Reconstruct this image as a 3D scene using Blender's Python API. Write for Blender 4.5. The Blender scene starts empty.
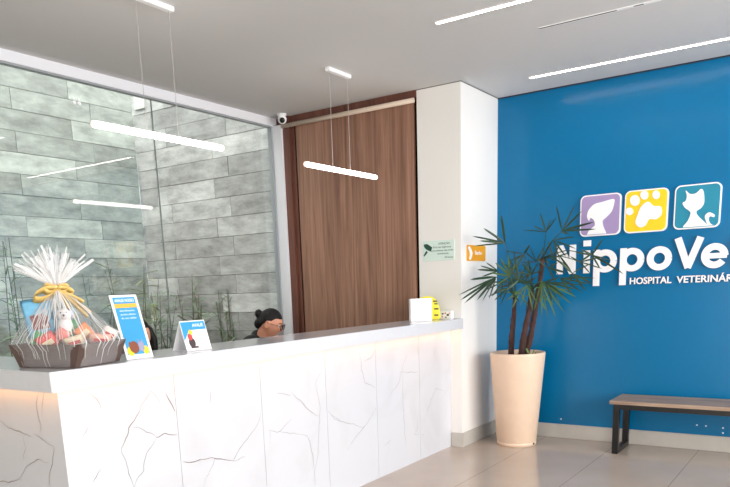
import bpy, bmesh, math, random
from mathutils import Vector, Matrix, Euler, noise
random.seed(7)
C = bpy.context.scene.collection
PI = math.pi
# ------------------------------------------------------------------ camera maths
F, PX, PY = 715.16, 354.276, 439.42
MR = Vector((0.82704953, 0.56098431, -0.0358565))
MD = Vector((0.08888089, -0.19348698, -0.97706856))
MF = Vector((-0.5550579, 0.80489713, -0.2098841))
CAM = Vector((0, 0, 1.48))
def ray(x, y): return MR*((x-PX)/F) + MD*((y-PY)/F) + MF
def on(x, y, ax, val):
    d = ray(x, y); return CAM + d*((val-CAM[ax])/d[ax])
# ------------------------------------------------------------------ materials
def srgb(r, g, b):
    f = lambda c: (c/255/12.92) if c/255 <= .04045 else ((c/255+.055)/1.055)**2.4
    return (f(r), f(g), f(b), 1)
MATS = {}
def mat(name, col=(200, 200, 200), rough=.5, metal=0, emit=None, strength=0, spec=.5, alpha=1, coat=0, sheen=0, bump=0, bscale=40, var=0, vscale=6, stretch=(1, 1, 1)):
    if name in MATS: return MATS[name]
    m = bpy.data.materials.new(name); m.use_nodes = True; MATS[name] = m
    nt = m.node_tree; b = nt.nodes['Principled BSDF']
    c = srgb(*col) if max(col) > 1 else tuple(col)+(1,)
    b.inputs['Base Color'].default_value = c
    b.inputs['Roughness'].default_value = rough; b.inputs['Metallic'].default_value = metal
    b.inputs['Specular IOR Level'].default_value = spec; b.inputs['Coat Weight'].default_value = coat
    if emit: b.inputs['Emission Color'].default_value = srgb(*emit); b.inputs['Emission Strength'].default_value = strength
    if var or bump:
        tc = nt.nodes.new('ShaderNodeTexCoord'); mp = nt.nodes.new('ShaderNodeMapping'); mp.inputs['Scale'].default_value = stretch
        nt.links.new(tc.outputs['Object'], mp.inputs['Vector'])
    if var:
        n = nt.nodes.new('ShaderNodeTexNoise'); n.inputs['Scale'].default_value = vscale; n.inputs['Detail'].default_value = 6
        nt.links.new(mp.outputs[0], n.inputs['Vector'])
        mx = nt.nodes.new('ShaderNodeMix'); mx.data_type = 'RGBA'
        mx.inputs['A'].default_value = tuple(v*(1-var) for v in c[:3])+(1,); mx.inputs['B'].default_value = tuple(min(1, v*(1+var)) for v in c[:3])+(1,)
        rp = nt.nodes.new('ShaderNodeMapRange'); rp.inputs['From Min'].default_value = .3; rp.inputs['From Max'].default_value = .7
        nt.links.new(n.outputs['Fac'], rp.inputs[0]); nt.links.new(rp.outputs[0], mx.inputs['Factor']); nt.links.new(mx.outputs['Result'], b.inputs['Base Color'])
    if bump:
        n2 = nt.nodes.new('ShaderNodeTexNoise'); n2.inputs['Scale'].default_value = bscale; n2.inputs['Detail'].default_value = 4
        nt.links.new(mp.outputs[0], n2.inputs['Vector'])
        bp = nt.nodes.new('ShaderNodeBump'); bp.inputs['Strength'].default_value = bump; bp.inputs['Distance'].default_value = .01
        nt.links.new(n2.outputs['Fac'], bp.inputs['Height']); nt.links.new(bp.outputs[0], b.inputs['Normal'])
    return m
def glassmat(name, tint, rough=.0, ior=1.5, gloss=1.0):
    m = bpy.data.materials.new(name); m.use_nodes = True; nt = m.node_tree
    nt.nodes.remove(nt.nodes['Principled BSDF']); out = nt.nodes['Material Output']
    t = nt.nodes.new('ShaderNodeBsdfTransparent'); t.inputs[0].default_value = tuple(tint)+(1,)
    g = nt.nodes.new('ShaderNodeBsdfGlossy'); g.inputs['Roughness'].default_value = rough; g.inputs['Color'].default_value = (gloss, gloss, gloss, 1)
    fr = nt.nodes.new('ShaderNodeFresnel'); ge = nt.nodes.new('ShaderNodeNewGeometry'); mr = nt.nodes.new('ShaderNodeMapRange'); mr.inputs['To Min'].default_value = ior; mr.inputs['To Max'].default_value = 1/ior
    nt.links.new(ge.outputs['Backfacing'], mr.inputs[0]); nt.links.new(mr.outputs[0], fr.inputs[0])
    mx = nt.nodes.new('ShaderNodeMixShader')
    nt.links.new(fr.outputs[0], mx.inputs[0]); nt.links.new(t.outputs[0], mx.inputs[1]); nt.links.new(g.outputs[0], mx.inputs[2]); nt.links.new(mx.outputs[0], out.inputs['Surface'])
    return m
def film(name, col, opacity, rough=.2):
    """thin translucent sheet: part clear, part white film with a gloss"""
    m = bpy.data.materials.new(name); m.use_nodes = True; nt = m.node_tree; b = nt.nodes['Principled BSDF']
    b.inputs['Base Color'].default_value = srgb(*col); b.inputs['Roughness'].default_value = rough; b.inputs['Specular IOR Level'].default_value = .9
    b.inputs['Alpha'].default_value = opacity
    return m

M_white = mat('white_plaster', (226, 224, 222), .6)
M_pillar = mat('pillar_paint', (232, 230, 228), .55)
M_ceil = mat('ceiling_paint', (205, 204, 204), .8)
M_blue = mat('blue_paint', (0, 104, 154), .22, spec=.32, var=.03, vscale=1.5)
M_base = mat('porcelain_baseboard', (186, 182, 176), .35, var=.05, vscale=8)
M_alu = mat('white_aluminium', (225, 226, 232), .4)
M_aluin = mat('grey_aluminium', (150, 155, 160), .4)
M_dark = mat('black_metal', (6, 6, 7), .35)
M_gapshade = mat('recess_shade', (30, 18, 15), .8)
M_slab = mat('white_quartz', (206, 207, 213), .12, var=.015, vscale=30, spec=.55)
M_vein = mat('vein_grey', (132, 128, 132), .3)
M_vein2 = mat('vein_soft', (204, 202, 206), .3)
M_acr = mat('lit_acrylic', (255, 255, 255), .4, emit=(255, 246, 240), strength=5)
M_strip = mat('lit_ceiling_strip', (255, 255, 255), .4, emit=(255, 246, 236), strength=12)
M_led = mat('warm_led', (255, 220, 170), .4, emit=(255, 178, 100), strength=4.5)
M_endcap = mat('endcap', (236, 226, 218), .4)
M_cable = mat('steel_cable', (170, 168, 165), .4)
M_pot = mat('cream_planter', (222, 196, 174), .45, var=.03, vscale=12)
M_soil = mat('soil', (92, 66, 48), .9, bump=.8, bscale=60, var=.3, vscale=40)
M_trunk = mat('fibrous_trunk', (66, 42, 38), .9, bump=1, bscale=70, var=.55, vscale=45, stretch=(1, 1, .35))
M_leaf = mat('palm_green', (30, 60, 36), .42, var=.35, vscale=8)
M_leaf2 = mat('palm_green_light', (74, 108, 56), .45, var=.3, vscale=8)
M_benchleg = M_dark
M_green = mat('garden_green', (104, 132, 102), .5, var=.35, vscale=6)
M_green2 = mat('garden_olive', (132, 140, 92), .5, var=.3, vscale=6)
M_stem = mat('garden_stem', (86, 84, 62), .7)
M_gravel = mat('garden_gravel', (120, 112, 100), .95, bump=1, bscale=50, var=.3, vscale=50)
M_skin = mat('skin', (205, 142, 116), .5, var=.04, vscale=20)
M_skin2 = mat('skin_pale', (214, 160, 134), .5, var=.04, vscale=20)
M_hair = mat('black_hair', (13, 10, 11), .55, spec=.3, bump=.6, bscale=120, stretch=(1, 1, .2))
M_shirt = mat('black_uniform', (20, 21, 24), .8)
M_lips = mat('lips', (150, 72, 66), .4)
M_eye = mat('eye_white', (225, 220, 215), .3)
M_iris = mat('iris', (30, 18, 12), .2)
M_brown = mat('dark_brown_card', (84, 66, 60), .5, var=.12, vscale=20)
M_gold = mat('gold_ribbon', (216, 182, 104), .3, metal=.2, spec=.8)
M_paper = mat('white_card', (238, 238, 240), .5)
M_shadowblack = mat('letter_edge', (30, 60, 84), .6)
M_letter = mat('white_letter', (236, 238, 242), .5)

def wood(name, c1, c2, c3, scale=1, axis='Z', rough=.45):
    m = bpy.data.materials.new(name); m.use_nodes = True; nt = m.node_tree; b = nt.nodes['Principled BSDF']; b.inputs['Roughness'].default_value = rough
    tc = nt.nodes.new('ShaderNodeTexCoord'); mp = nt.nodes.new('ShaderNodeMapping')
    s = {'Z': (9*scale, 9*scale, .35*scale), 'X': (.5*scale, 9*scale, 9*scale)}[axis]
    mp.inputs['Scale'].default_value = s; nt.links.new(tc.outputs['Object'], mp.inputs['Vector'])
    n = nt.nodes.new('ShaderNodeTexNoise'); n.inputs['Scale'].default_value = 1.6; n.inputs['Detail'].default_value = 8; n.inputs['Distortion'].default_value = 1.2
    n.inputs['Roughness'].default_value = .62
    nt.links.new(mp.outputs[0], n.inputs['Vector'])
    r = nt.nodes.new('ShaderNodeValToRGB'); e = r.color_ramp.elements
    e[0].position = .3; e[0].color = srgb(*c1); e[1].position = .72; e[1].color = srgb(*c3); x = e.new(.5); x.color = srgb(*c2)
    nt.links.new(n.outputs['Fac'], r.inputs[0])
    # fine grain
    mp2 = nt.nodes.new('ShaderNodeMapping'); mp2.inputs['Scale'].default_value = tuple(v*9 if v > 1 else v*3 for v in s); nt.links.new(tc.outputs['Object'], mp2.inputs['Vector'])
    n2 = nt.nodes.new('ShaderNodeTexNoise'); n2.inputs['Scale'].default_value = 1.5; n2.inputs['Detail'].default_value = 3; nt.links.new(mp2.outputs[0], n2.inputs['Vector'])
    mr = nt.nodes.new('ShaderNodeMapRange'); mr.inputs['From Min'].default_value = .3; mr.inputs['From Max'].default_value = .7; mr.inputs['To Min'].default_value = .82; mr.inputs['To Max'].default_value = 1.12
    nt.links.new(n2.outputs['Fac'], mr.inputs[0])
    v = nt.nodes.new('ShaderNodeVectorMath'); v.operation = 'SCALE'; nt.links.new(r.outputs[0], v.inputs[0]); nt.links.new(mr.outputs[0], v.inputs['Scale'])
    nt.links.new(v.outputs[0], b.inputs['Base Color'])
    return m
M_wood = wood('brown_wood_laminate', (113, 78, 62), (148, 109, 90), (175, 134, 113))
M_jamb = wood('red_brown_wood', (78, 46, 38), (104, 62, 50), (122, 78, 62))
M_benchtop = wood('grey_brown_plank', (112, 92, 80), (156, 132, 114), (182, 158, 138), scale=1.3, axis='X')

def floor_mat():
    m = bpy.data.materials.new('floor_porcelain'); m.use_nodes = True; nt = m.node_tree; b = nt.nodes['Principled BSDF']
    tc = nt.nodes.new('ShaderNodeTexCoord'); sx = nt.nodes.new('ShaderNodeSeparateXYZ'); nt.links.new(tc.outputs['Object'], sx.inputs[0])
    def line(sock, off, per):
        a = nt.nodes.new('ShaderNodeMath'); a.operation = 'ADD'; a.inputs[1].default_value = off; nt.links.new(sock, a.inputs[0])
        p = nt.nodes.new('ShaderNodeMath'); p.operation = 'PINGPONG'; p.inputs[1].default_value = per/2; nt.links.new(a.outputs[0], p.inputs[0])
        l = nt.nodes.new('ShaderNodeMath'); l.operation = 'LESS_THAN'; l.inputs[1].default_value = .0022; nt.links.new(p.outputs[0], l.inputs[0]); return l
    lx = line(sx.outputs[0], 2.29, .67); ly = line(sx.outputs[1], -3.24, 3.3)
    mx = nt.nodes.new('ShaderNodeMath'); mx.operation = 'MAXIMUM'; nt.links.new(lx.outputs[0], mx.inputs[0]); nt.links.new(ly.outputs[0], mx.inputs[1])
    n = nt.nodes.new('ShaderNodeTexNoise'); n.inputs['Scale'].default_value = 3; n.inputs['Detail'].default_value = 6; nt.links.new(tc.outputs['Object'], n.inputs['Vector'])
    r = nt.nodes.new('ShaderNodeValToRGB'); r.color_ramp.elements[0].color = srgb(172, 158, 146); r.color_ramp.elements[1].color = srgb(188, 174, 162); nt.links.new(n.outputs['Fac'], r.inputs[0])
    c = nt.nodes.new('ShaderNodeMix'); c.data_type = 'RGBA'; nt.links.new(mx.outputs[0], c.inputs['Factor']); nt.links.new(r.outputs[0], c.inputs['A']); c.inputs['B'].default_value = srgb(120, 112, 102)
    nt.links.new(c.outputs['Result'], b.inputs['Base Color']); b.inputs['Roughness'].default_value = .14; b.inputs['Specular IOR Level'].default_value = .55
    return m
def tile_mat(name, tint):
    m = bpy.data.materials.new(name); m.use_nodes = True; nt = m.node_tree; b = nt.nodes['Principled BSDF']; b.inputs['Roughness'].default_value = .6
    at = nt.nodes.new('ShaderNodeAttribute'); at.attribute_name = 'tone'
    tc = nt.nodes.new('ShaderNodeTexCoord'); mp = nt.nodes.new('ShaderNodeMapping'); mp.inputs['Scale'].default_value = (1, 1, 2.8); nt.links.new(tc.outputs['Object'], mp.inputs[0])
    va = nt.nodes.new('ShaderNodeVectorMath'); va.operation = 'ADD'; nt.links.new(mp.outputs[0], va.inputs[0])
    vs = nt.nodes.new('ShaderNodeVectorMath'); vs.operation = 'SCALE'; vs.inputs['Scale'].default_value = 13; nt.links.new(at.outputs['Color'], vs.inputs[0]); nt.links.new(vs.outputs[0], va.inputs[1])
    n = nt.nodes.new('ShaderNodeTexNoise'); n.inputs['Scale'].default_value = 3.4; n.inputs['Detail'].default_value = 10; n.inputs['Roughness'].default_value = .68; nt.links.new(va.outputs[0], n.inputs['Vector'])
    r = nt.nodes.new('ShaderNodeValToRGB'); e = r.color_ramp.elements
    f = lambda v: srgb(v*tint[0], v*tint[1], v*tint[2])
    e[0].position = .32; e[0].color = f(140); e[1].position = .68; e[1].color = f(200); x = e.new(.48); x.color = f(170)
    nt.links.new(n.outputs['Fac'], r.inputs[0])
    sp = nt.nodes.new('ShaderNodeSeparateColor'); nt.links.new(at.outputs['Color'], sp.inputs[0])
    mr = nt.nodes.new('ShaderNodeMapRange'); mr.inputs['To Min'].default_value = .72; mr.inputs['To Max'].default_value = 1.18; nt.links.new(sp.outputs[0], mr.inputs[0])
    v = nt.nodes.new('ShaderNodeVectorMath'); v.operation = 'SCALE'; nt.links.new(r.outputs[0], v.inputs[0]); nt.links.new(mr.outputs[0], v.inputs['Scale'])
    nt.links.new(v.outputs[0], b.inputs['Base Color'])
    n2 = nt.nodes.new('ShaderNodeTexNoise'); n2.inputs['Scale'].default_value = 25; nt.links.new(tc.outputs['Object'], n2.inputs['Vector'])
    bp = nt.nodes.new('ShaderNodeBump'); bp.inputs['Strength'].default_value = .3; bp.inputs['Distance'].default_value = .01; nt.links.new(n2.outputs['Fac'], bp.inputs['Height']); nt.links.new(bp.outputs[0], b.inputs['Normal'])
    return m
def marble_mat():
    m = bpy.data.materials.new('white_marble'); m.use_nodes = True; nt = m.node_tree; b = nt.nodes['Principled BSDF']; b.inputs['Roughness'].default_value = .16
    tc = nt.nodes.new('ShaderNodeTexCoord'); n = nt.nodes.new('ShaderNodeTexNoise'); n.inputs['Scale'].default_value = 2.2; n.inputs['Detail'].default_value = 7; n.inputs['Distortion'].default_value = .8
    nt.links.new(tc.outputs['Object'], n.inputs['Vector'])
    r = nt.nodes.new('ShaderNodeValToRGB'); e = r.color_ramp.elements; e[0].position = .25; e[0].color = srgb(198, 199, 205); e[1].position = .5; e[1].color = srgb(205, 207, 214)
    nt.links.new(n.outputs['Fac'], r.inputs[0]); nt.links.new(r.outputs[0], b.inputs['Base Color'])
    return m
M_marble = marble_mat()

# ------------------------------------------------------------------ mesh helpers
def obj(name, bm, m, parent=None, smooth=False, keep=False):
    me = bpy.data.meshes.new(name)
    bmesh.ops.recalc_face_normals(bm, faces=bm.faces[:]) if not keep else None
    bm.to_mesh(me); bm.free()
    for x in (m if isinstance(m, (list, tuple)) else [m]): me.materials.append(x)
    if smooth:
        for p in me.polygons: p.use_smooth = True
    o = bpy.data.objects.new(name, me); C.objects.link(o)
    if parent: o.parent = parent; o.matrix_parent_inverse = parent.matrix_world.inverted() if False else Matrix()
    return o
def thing(name, label, cat, loc=(0, 0, 0), rotz=0, group=None):
    o = bpy.data.objects.new(name, None); C.objects.link(o); o.empty_display_size = .1
    o.location = loc; o.rotation_euler = (0, 0, rotz); o['label'] = label; o['category'] = cat
    if group: o['group'] = group
    return o
def tag(o, label, cat, group=None):
    o['label'] = label; o['category'] = cat
    if group: o['group'] = group
    return o
def struct(name, bm, m, parent=None, smooth=False):
    o = obj(name, bm, m, parent, smooth)
    if not parent: o['kind'] = 'structure'
    return o
def B(): return bmesh.new()
def box(bm, x0, x1, y0, y1, z0, z1, bev=0, mi=0, M=None):
    n0 = len(bm.verts)
    r = bmesh.ops.create_cube(bm, size=1)
    vs = r['verts']
    for v in vs: v.co = Vector(((x0+x1)/2+v.co.x*(x1-x0), (y0+y1)/2+v.co.y*(y1-y0), (z0+z1)/2+v.co.z*(z1-z0)))
    fs = set(f for v in vs for f in v.link_faces)
    for f in fs: f.material_index = mi
    if bev:
        es = set(e for v in vs for e in v.link_edges)
        q = bmesh.ops.bevel(bm, geom=list(es), offset=bev, segments=2, affect='EDGES')
        vs = list(set(v for f in q['faces'] for v in f.verts) | set(v for v in vs if v.is_valid))
        for f in q['faces']: f.material_index = mi
    if M:
        for v in set(vs): v.co = M @ v.co
    return bm
def frame_of(d):
    d = d.normalized(); a = Vector((0, 0, 1)) if abs(d.z) < .9 else Vector((1, 0, 0))
    u = d.cross(a).normalized(); return u, d.cross(u).normalized()
def tube(bm, pts, r, seg=8, mi=0, cap=True):
    pts = [Vector(p) for p in pts]; rs = r if isinstance(r, (list, tuple)) else [r]*len(pts); rings = []
    for i, p in enumerate(pts):
        d = (pts[min(i+1, len(pts)-1)]-pts[max(i-1, 0)])
        if i == 0: u, v = frame_of(d)
        else:
            d.normalize(); u = (u-d*u.dot(d)).normalized(); v = d.cross(u)
        rings.append([bm.verts.new(p+u*rs[i]*math.cos(2*PI*k/seg)+v*rs[i]*math.sin(2*PI*k/seg)) for k in range(seg)])
    for a, b in zip(rings, rings[1:]):
        for k in range(seg):
            f = bm.faces.new((a[k], a[(k+1) % seg], b[(k+1) % seg], b[k])); f.material_index = mi
    if cap:
        for q in (rings[0][::-1], rings[-1]):
            f = bm.faces.new(q); f.material_index = mi
    return bm
def lathe(bm, prof, seg=48, cx=0, cy=0, mi=0):
    rings = [[bm.verts.new((cx+r*math.cos(2*PI*k/seg), cy+r*math.sin(2*PI*k/seg), z)) for k in range(seg)] for r, z in prof]
    for a, b in zip(rings, rings[1:]):
        for k in range(seg):
            f = bm.faces.new((a[k], a[(k+1) % seg], b[(k+1) % seg], b[k])); f.material_index = mi
    return rings
def prism(bm, pts, n, t, mi=0):
    """polygon pts (world Vectors) thickened along n by t"""
    a = [bm.verts.new(p) for p in pts]; b = [bm.verts.new(Vector(p)+Vector(n)*t) for p in pts]
    fs = [bm.faces.new(a[::-1]), bm.faces.new(b)]
    for i in range(len(a)): fs.append(bm.faces.new((a[i], a[(i+1) % len(a)], b[(i+1) % len(a)], b[i])))
    for f in fs: f.material_index = mi
    return bm
def ball(bm, c, r, seg=16, M=None, mi=0):
    q = bmesh.ops.create_uvsphere(bm, u_segments=seg, v_segments=max(6, seg//2), radius=1)
    rr = Vector(r) if isinstance(r, (tuple, list)) else Vector((r, r, r))
    for v in q['verts']:
        p = Vector((v.co.x*rr.x, v.co.y*rr.y, v.co.z*rr.z)); v.co = (M @ p if M else p)+Vector(c)
    for v in q['verts']:
        for f in v.link_faces: f.material_index = mi
    return bm
def text(s, size, m, parent, Mt, extrude=.001, name='lettering', width=None, bold=0, align='LEFT'):
    cu = bpy.data.curves.new('t', 'FONT'); cu.body = s; cu.size = size; cu.extrude = extrude; cu.offset = bold; cu.align_x = align; cu.resolution_u = 3
    to = bpy.data.objects.new('t', cu); C.objects.link(to); dg = bpy.context.evaluated_depsgraph_get()
    me = bpy.data.meshes.new_from_object(to.evaluated_get(dg)); C.objects.unlink(to); bpy.data.objects.remove(to)
    xs = [v.co.x for v in me.vertices]
    if width and xs:
        w = max(xs)-min(xs); x0 = min(xs)
        for v in me.vertices: v.co.x = (v.co.x-x0)*width/w
    for v in me.vertices: v.co = Mt @ v.co
    me.materials.clear(); me.materials.append(m)
    o = bpy.data.objects.new(name, me); C.objects.link(o)
    if parent: o.parent = parent
    return o
def basis(o, x, y, z):
    return Matrix(((x[0], y[0], z[0], o[0]), (x[1], y[1], z[1], o[1]), (x[2], y[2], z[2], o[2]), (0, 0, 0, 1)))

# ------------------------------------------------------------------ dimensions
H = 3.105; XC = -2.815; YW = 5.82; YB = 6.59; XG = -4.80; XR = 3.4; YF = -2.6; WY0 = -.3

# ------------------------------------------------------------------ setting
bm = B(); box(bm, XG-.1, XR+.1, YF-.1, YB+.1, -.1, 0); struct('floor', bm, floor_mat())
bm = B(); box(bm, XG-.1, XR+.1, YF-.1, YB+.3, H, H+.15); struct('ceiling', bm, M_ceil)
bm = B(); box(bm, XC-.1, XR+.1, YB, YB+.15, 0, H); struct('wall_blue', bm, M_blue)
bm = B(); box(bm, -3.235, XC, YW, YB+.1, 0, H, bev=.003); struct('wall_pillar', bm, M_pillar)
bm = B(); box(bm, XG-.1, -1.6, YF-.15, YF, 0, H); box(bm, 2.4, XR+.1, YF-.15, YF, 0, H); box(bm, -1.6, 2.4, YF-.15, YF, 2.6, H); struct('wall_front', bm, mat('beige_plaster', (212, 202, 192), .7))
bm = B(); box(bm, -4.80, -3.235, YW+.07, YW+.2, 0, H); struct('wall_back', bm, M_gapshade)  # near-black colour carries the shade in the gap beside the door
# window wall at the right, the daylight side
bm = B(); box(bm, XR, XR+.15, YF, YB, 0, .25); box(bm, XR, XR+.15, YF, YB, 2.95, H); box(bm, XR, XR+.15, YF, WY0, .25, 2.95); box(bm, XR, XR+.15, YB-.35, YB, .25, 2.95)
struct('wall_right', bm, M_white)
M_pane = glassmat('clear_window_glass', (.96, .97, .97))
ys = [WY0 + i*(YB-.35-WY0)/4 for i in range(5)]
for i in range(4):
    w = bpy.data.objects.new('window_%d' % (i+2), None); C.objects.link(w); w['kind'] = 'structure'
    y0, y1 = ys[i], ys[i+1]
    bm = B(); box(bm, XR+.05, XR+.11, y0, y0+.05, .25, 2.95); box(bm, XR+.05, XR+.11, y1-.05, y1, .25, 2.95); box(bm, XR+.05, XR+.11, y0+.05, y1-.05, .25, .3); box(bm, XR+.05, XR+.11, y0+.05, y1-.05, 2.9, 2.95)
    obj('window_frame', bm, M_alu, w)
    bm = B(); box(bm, XR+.075, XR+.083, y0+.05, y1-.05, .3, 2.9); obj('window_pane', bm, M_pane, w)
en = bpy.data.objects.new('fill_door', None); C.objects.link(en); en['kind'] = 'structure'   # unseen glazed entrance, added behind the viewer to let in fill light
bm = B(); 
for x in (-1.6, .37, 2.34): box(bm, x, x+.06, YF-.1, YF-.04, 0, 2.6)
box(bm, -1.54, 2.34, YF-.1, YF-.04, 2.54, 2.6); obj('fill_entrance_frame', bm, M_alu, en)
for x in (-1.54, .43):
    bm = B(); box(bm, x, x+1.91, YF-.075, YF-.067, .01, 2.54); obj('fill_entrance_pane', bm, M_pane, en)
# glass partition to the garden
gl = bpy.data.objects.new('window_1', None); C.objects.link(gl); gl['kind'] = 'structure'
bm = B(); box(bm, XG-.08, XG, YF, YW-.002, 3.03, H, bev=.002); obj('top_rail', bm, M_alu, gl)
bm = B(); box(bm, XG-.06, XG-.012, YF, YW-.055, 3.018, 3.03); box(bm, XG-.06, XG-.012, YW-.075, YW-.055, 0.04, 3.018); obj('glazing_bead', bm, M_aluin, gl)
bm = B(); box(bm, XG-.06, -4.705, YW-.055, YW-.002, 0, 3.03, bev=.002); obj('end_post', bm, M_alu, gl)
bm = B(); box(bm, XG-.08, XG, YF, YW-.055, 0, .04); obj('bottom_rail', bm, M_alu, gl)
M_glass = glassmat('tinted_partition_glass', (.93, .955, .94), ior=1.52)
GX = -4.84
yj = on(159, 195, 0, GX).y
for a, b in ((yj+.003, YW-.07), (yj-2.9, yj-.003), (YF+.02, yj-2.906)):
    bm = B(); box(bm, GX-.005, GX+.005, a, b, .04, 3.03); obj('glass_sheet', bm, M_glass, gl)
bm = B(); box(bm, GX-.006, GX+.006, yj-.003, yj+.003, .04, 3.03); obj('silicone_joint', bm, mat('joint', (120, 128, 126), .5), gl)
# garden shell
bm = B(); box(bm, -7.3, XG-.14, YF-.1, YW+.3, -.12, -.02); struct('floor_garden', bm, M_gravel)
SX = -6.90; SH = 4.2
def stone_wall(name, axis, length0, length1, phase, jo, je, m, L=.9):
    bm = B(); lay = bm.loops.layers.color.new('tone'); rnd = random.Random(5 if axis else 9)
    n = 0; z = phase-.2
    while z < SH:
        off = jo if (round((z-phase)/.2) % 2) else je
        k = math.floor((length0-off)/L); s = off+k*L
        while s < length1:
            a, b = max(s, length0), min(s+L, length1)
            if b-a > .01:
                z0, z1 = max(z, -.02), min(z+.2, SH)
                jut = rnd.uniform(0, .007); nf = set(bm.faces)
                if axis: box(bm, SX-.03, SX+jut, a+.0025, b-.0025, z0+.0025, z1-.0025)
                else: box(bm, a+.0025, b-.0025, YW-jut, YW+.03, z0+.0025, z1-.0025)
                t = rnd.random(); t2 = rnd.random()
                for f in bm.faces:
                    if f not in nf:
                        for l in f.loops: l[lay] = (t, t2, t*.5, 1)
            s += L
        z += .2
    gm = mat('tile_grout', (88, 88, 84), .9); 
    nf = set(bm.faces)
    if axis: box(bm, SX-.2, SX-.006, length0, length1, -.02, SH, mi=1)
    else: box(bm, length0, length1, YW+.006, YW+.2, -.02, SH, mi=1)
    return struct(name, bm, [m, gm])
stone_wall('wall_garden_left', 1, YF-.1, YW, .08, 5.0, 5.25, tile_mat('stone_tile_green_cast', (.97, 1.0, .975)))  # green cast of the light is put into this wall's tile colour
stone_wall('wall_garden_back', 0, SX, XG-.005, .045, -5.48, -5.70, tile_mat('stone_tile_grey', (1.0, 1.0, 1.0)))
bm = B(); box(bm, -7.1, XG, YF-.3, YF-.1, -.02, SH); struct('wall_garden_front', bm, M_white)
# parapet above the partition keeps the atrium a shaft
bm = B(); box(bm, XG-.14, XG-.1, YF-.1, YW+.3, H, SH); struct('wall_parapet', bm, M_white)
# small pale square set in the top of the stone wall
bm = B(); p = [on(134, 94, 1, YW-.012), on(145, 96.5, 1, YW-.012), on(145, 108, 1, YW-.012), on(134, 111, 1, YW-.012)]
zs = (p[2].z+p[3].z)/2; zt = (p[0].z+p[1].z)/2
box(bm, p[0].x, p[1].x, YW-.03, YW-.008, zs, zt, bev=.002); vp = tag(obj('wall_patch', bm, mat('pale_patch', (206, 208, 206), .6)), 'small white square cover high on the grey stone wall behind the glass', 'patch')
# baseboards
bm = B(); box(bm, XC, XR, YB-.014, YB, 0, .13, bev=.002); struct('baseboard_back', bm, M_base)
bm = B(); box(bm, -2.915, XC+.014, YW-.014, YW, 0, .13, bev=.002); box(bm, XC, XC+.014, YW, YB-.014, 0, .13, bev=.002); struct('baseboard_pillar', bm, M_base)
bm = B(); box(bm, XC, XR, YB-.006, YB-.0005, H-.012, H); struct('trim_1', bm, mat('shadow_gap', (28, 40, 60), .8))
bm = B(); box(bm, -3.235, XC+.006, YW-.004, YW, H-.006, H); box(bm, XC, XC+.005, YW, YB, H-.006, H); struct('trim_2', bm, mat('shadow_gap_grey', (110, 108, 106), .8))
# timber sliding door
dr = bpy.data.objects.new('door_1', None); C.objects.link(dr); dr['kind'] = 'structure'
bm = B(); box(bm, -4.56, -3.268, YW-.01, YW+.03, .02, 3.03); obj('door_panel', bm, M_wood, dr)
bm = B(); box(bm, -4.705, -4.63, YW-.03, YW+.07, 0, H); box(bm, -4.795, -4.705, YW+.0, YW+.07, 0, H); box(bm, -4.63, -4.585, YW+.0, YW+.07, 0, H); obj('door_frame', bm, M_jamb, dr)
bm = B(); box(bm, -4.585, -3.235, YW-.005, YW+.05, 3.045, H); obj('pelmet', bm, M_jamb, dr)
bm = B(); tube(bm, [(-4.70, YW-.04, 3.016), (-3.238, YW-.04, 3.016)], .021, 12); obj('door_rail', bm, mat('rail', (205, 186, 170), .4), dr, True)

# ------------------------------------------------------------------ lamps
def pendant(yc, yk, lab):
    t = thing('pendant_light', lab, 'pendant lamp', (-3.42, yc, H), 0, 'linear pendants over the reception counter')
    zb = 2.374-H; L = .49
    bm = B(); tube(bm, [(0, -L+.012, zb), (0, L-.012, zb)], .018, 20); obj('light_tube', bm, M_acr, t, True)
    for s in (-1, 1):
        bm = B(); tube(bm, [(0, s*(L-.008), zb), (0, s*(L-.003), zb), (0, s*L, zb)], [.0182, .0182, .013], 20); obj('end_cap', bm, mat('acrylic_end', (250, 236, 226), .4, emit=(255, 226, 206), strength=.5), t, True)
    dy = yk-yc
    bm = B(); box(bm, -.022, .022, dy-.15, dy+.15, -.028, 0, bev=.004); obj('canopy', bm, M_paper, t)
    for s in (-1, 1):
        bm = B(); tube(bm, [(0, dy+s*.12, -.02), (0, dy+s*.12, zb+.02)], .0018, 6); obj('suspension_cable', bm, M_cable, t)
    return t
pendant(3.10, 3.10, 'white glowing tube pendant lamp over the gift basket end of the counter')
pendant(4.94, 4.925, 'white glowing tube pendant lamp hanging before the brown wooden door')
def strip(x0, x1, y, w, lab):
    t = thing('ceiling_light', lab, 'ceiling light', ((x0+x1)/2, y, H), 0, 'recessed linear ceiling lights')
    hx = (x1-x0)/2
    bm = B(); box(bm, -hx, hx, -w/2, w/2, -.004, -.0005); obj('diffuser', bm, M_strip, t)
    bm = B()
    for s in (-1, 1): box(bm, -hx-.004, hx+.004, s*(w/2+.002)-.002, s*(w/2+.002)+.002, -.006, 0); box(bm, s*(hx+.002)-.002, s*(hx+.002)+.002, -w/2, w/2, -.006, 0)
    obj('trim_frame', bm, M_paper, t)
strip(-2.34, -.13, 4.49, .035, 'glowing linear light in the ceiling nearest the white pillar front')
strip(-2.34, -.13, 6.13, .035, 'long glowing linear light in the ceiling close to the blue wall')
t = thing('slot_diffuser', 'thin grey slot air outlet in the ceiling between the two lit strips', 'air vent', (-.95, 5.03, H))
bm = B(); box(bm, -.91, .91, -.010, .010, -.004, -.0005); obj('slot', bm, mat('slot_grey', (70, 68, 66), .6), t)
bm = B(); box(bm, -.91, .91, -.014, -.010, -.005, 0); box(bm, -.91, .91, .010, .014, -.005, 0); obj('slot_frame', bm, M_paper, t)
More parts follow.
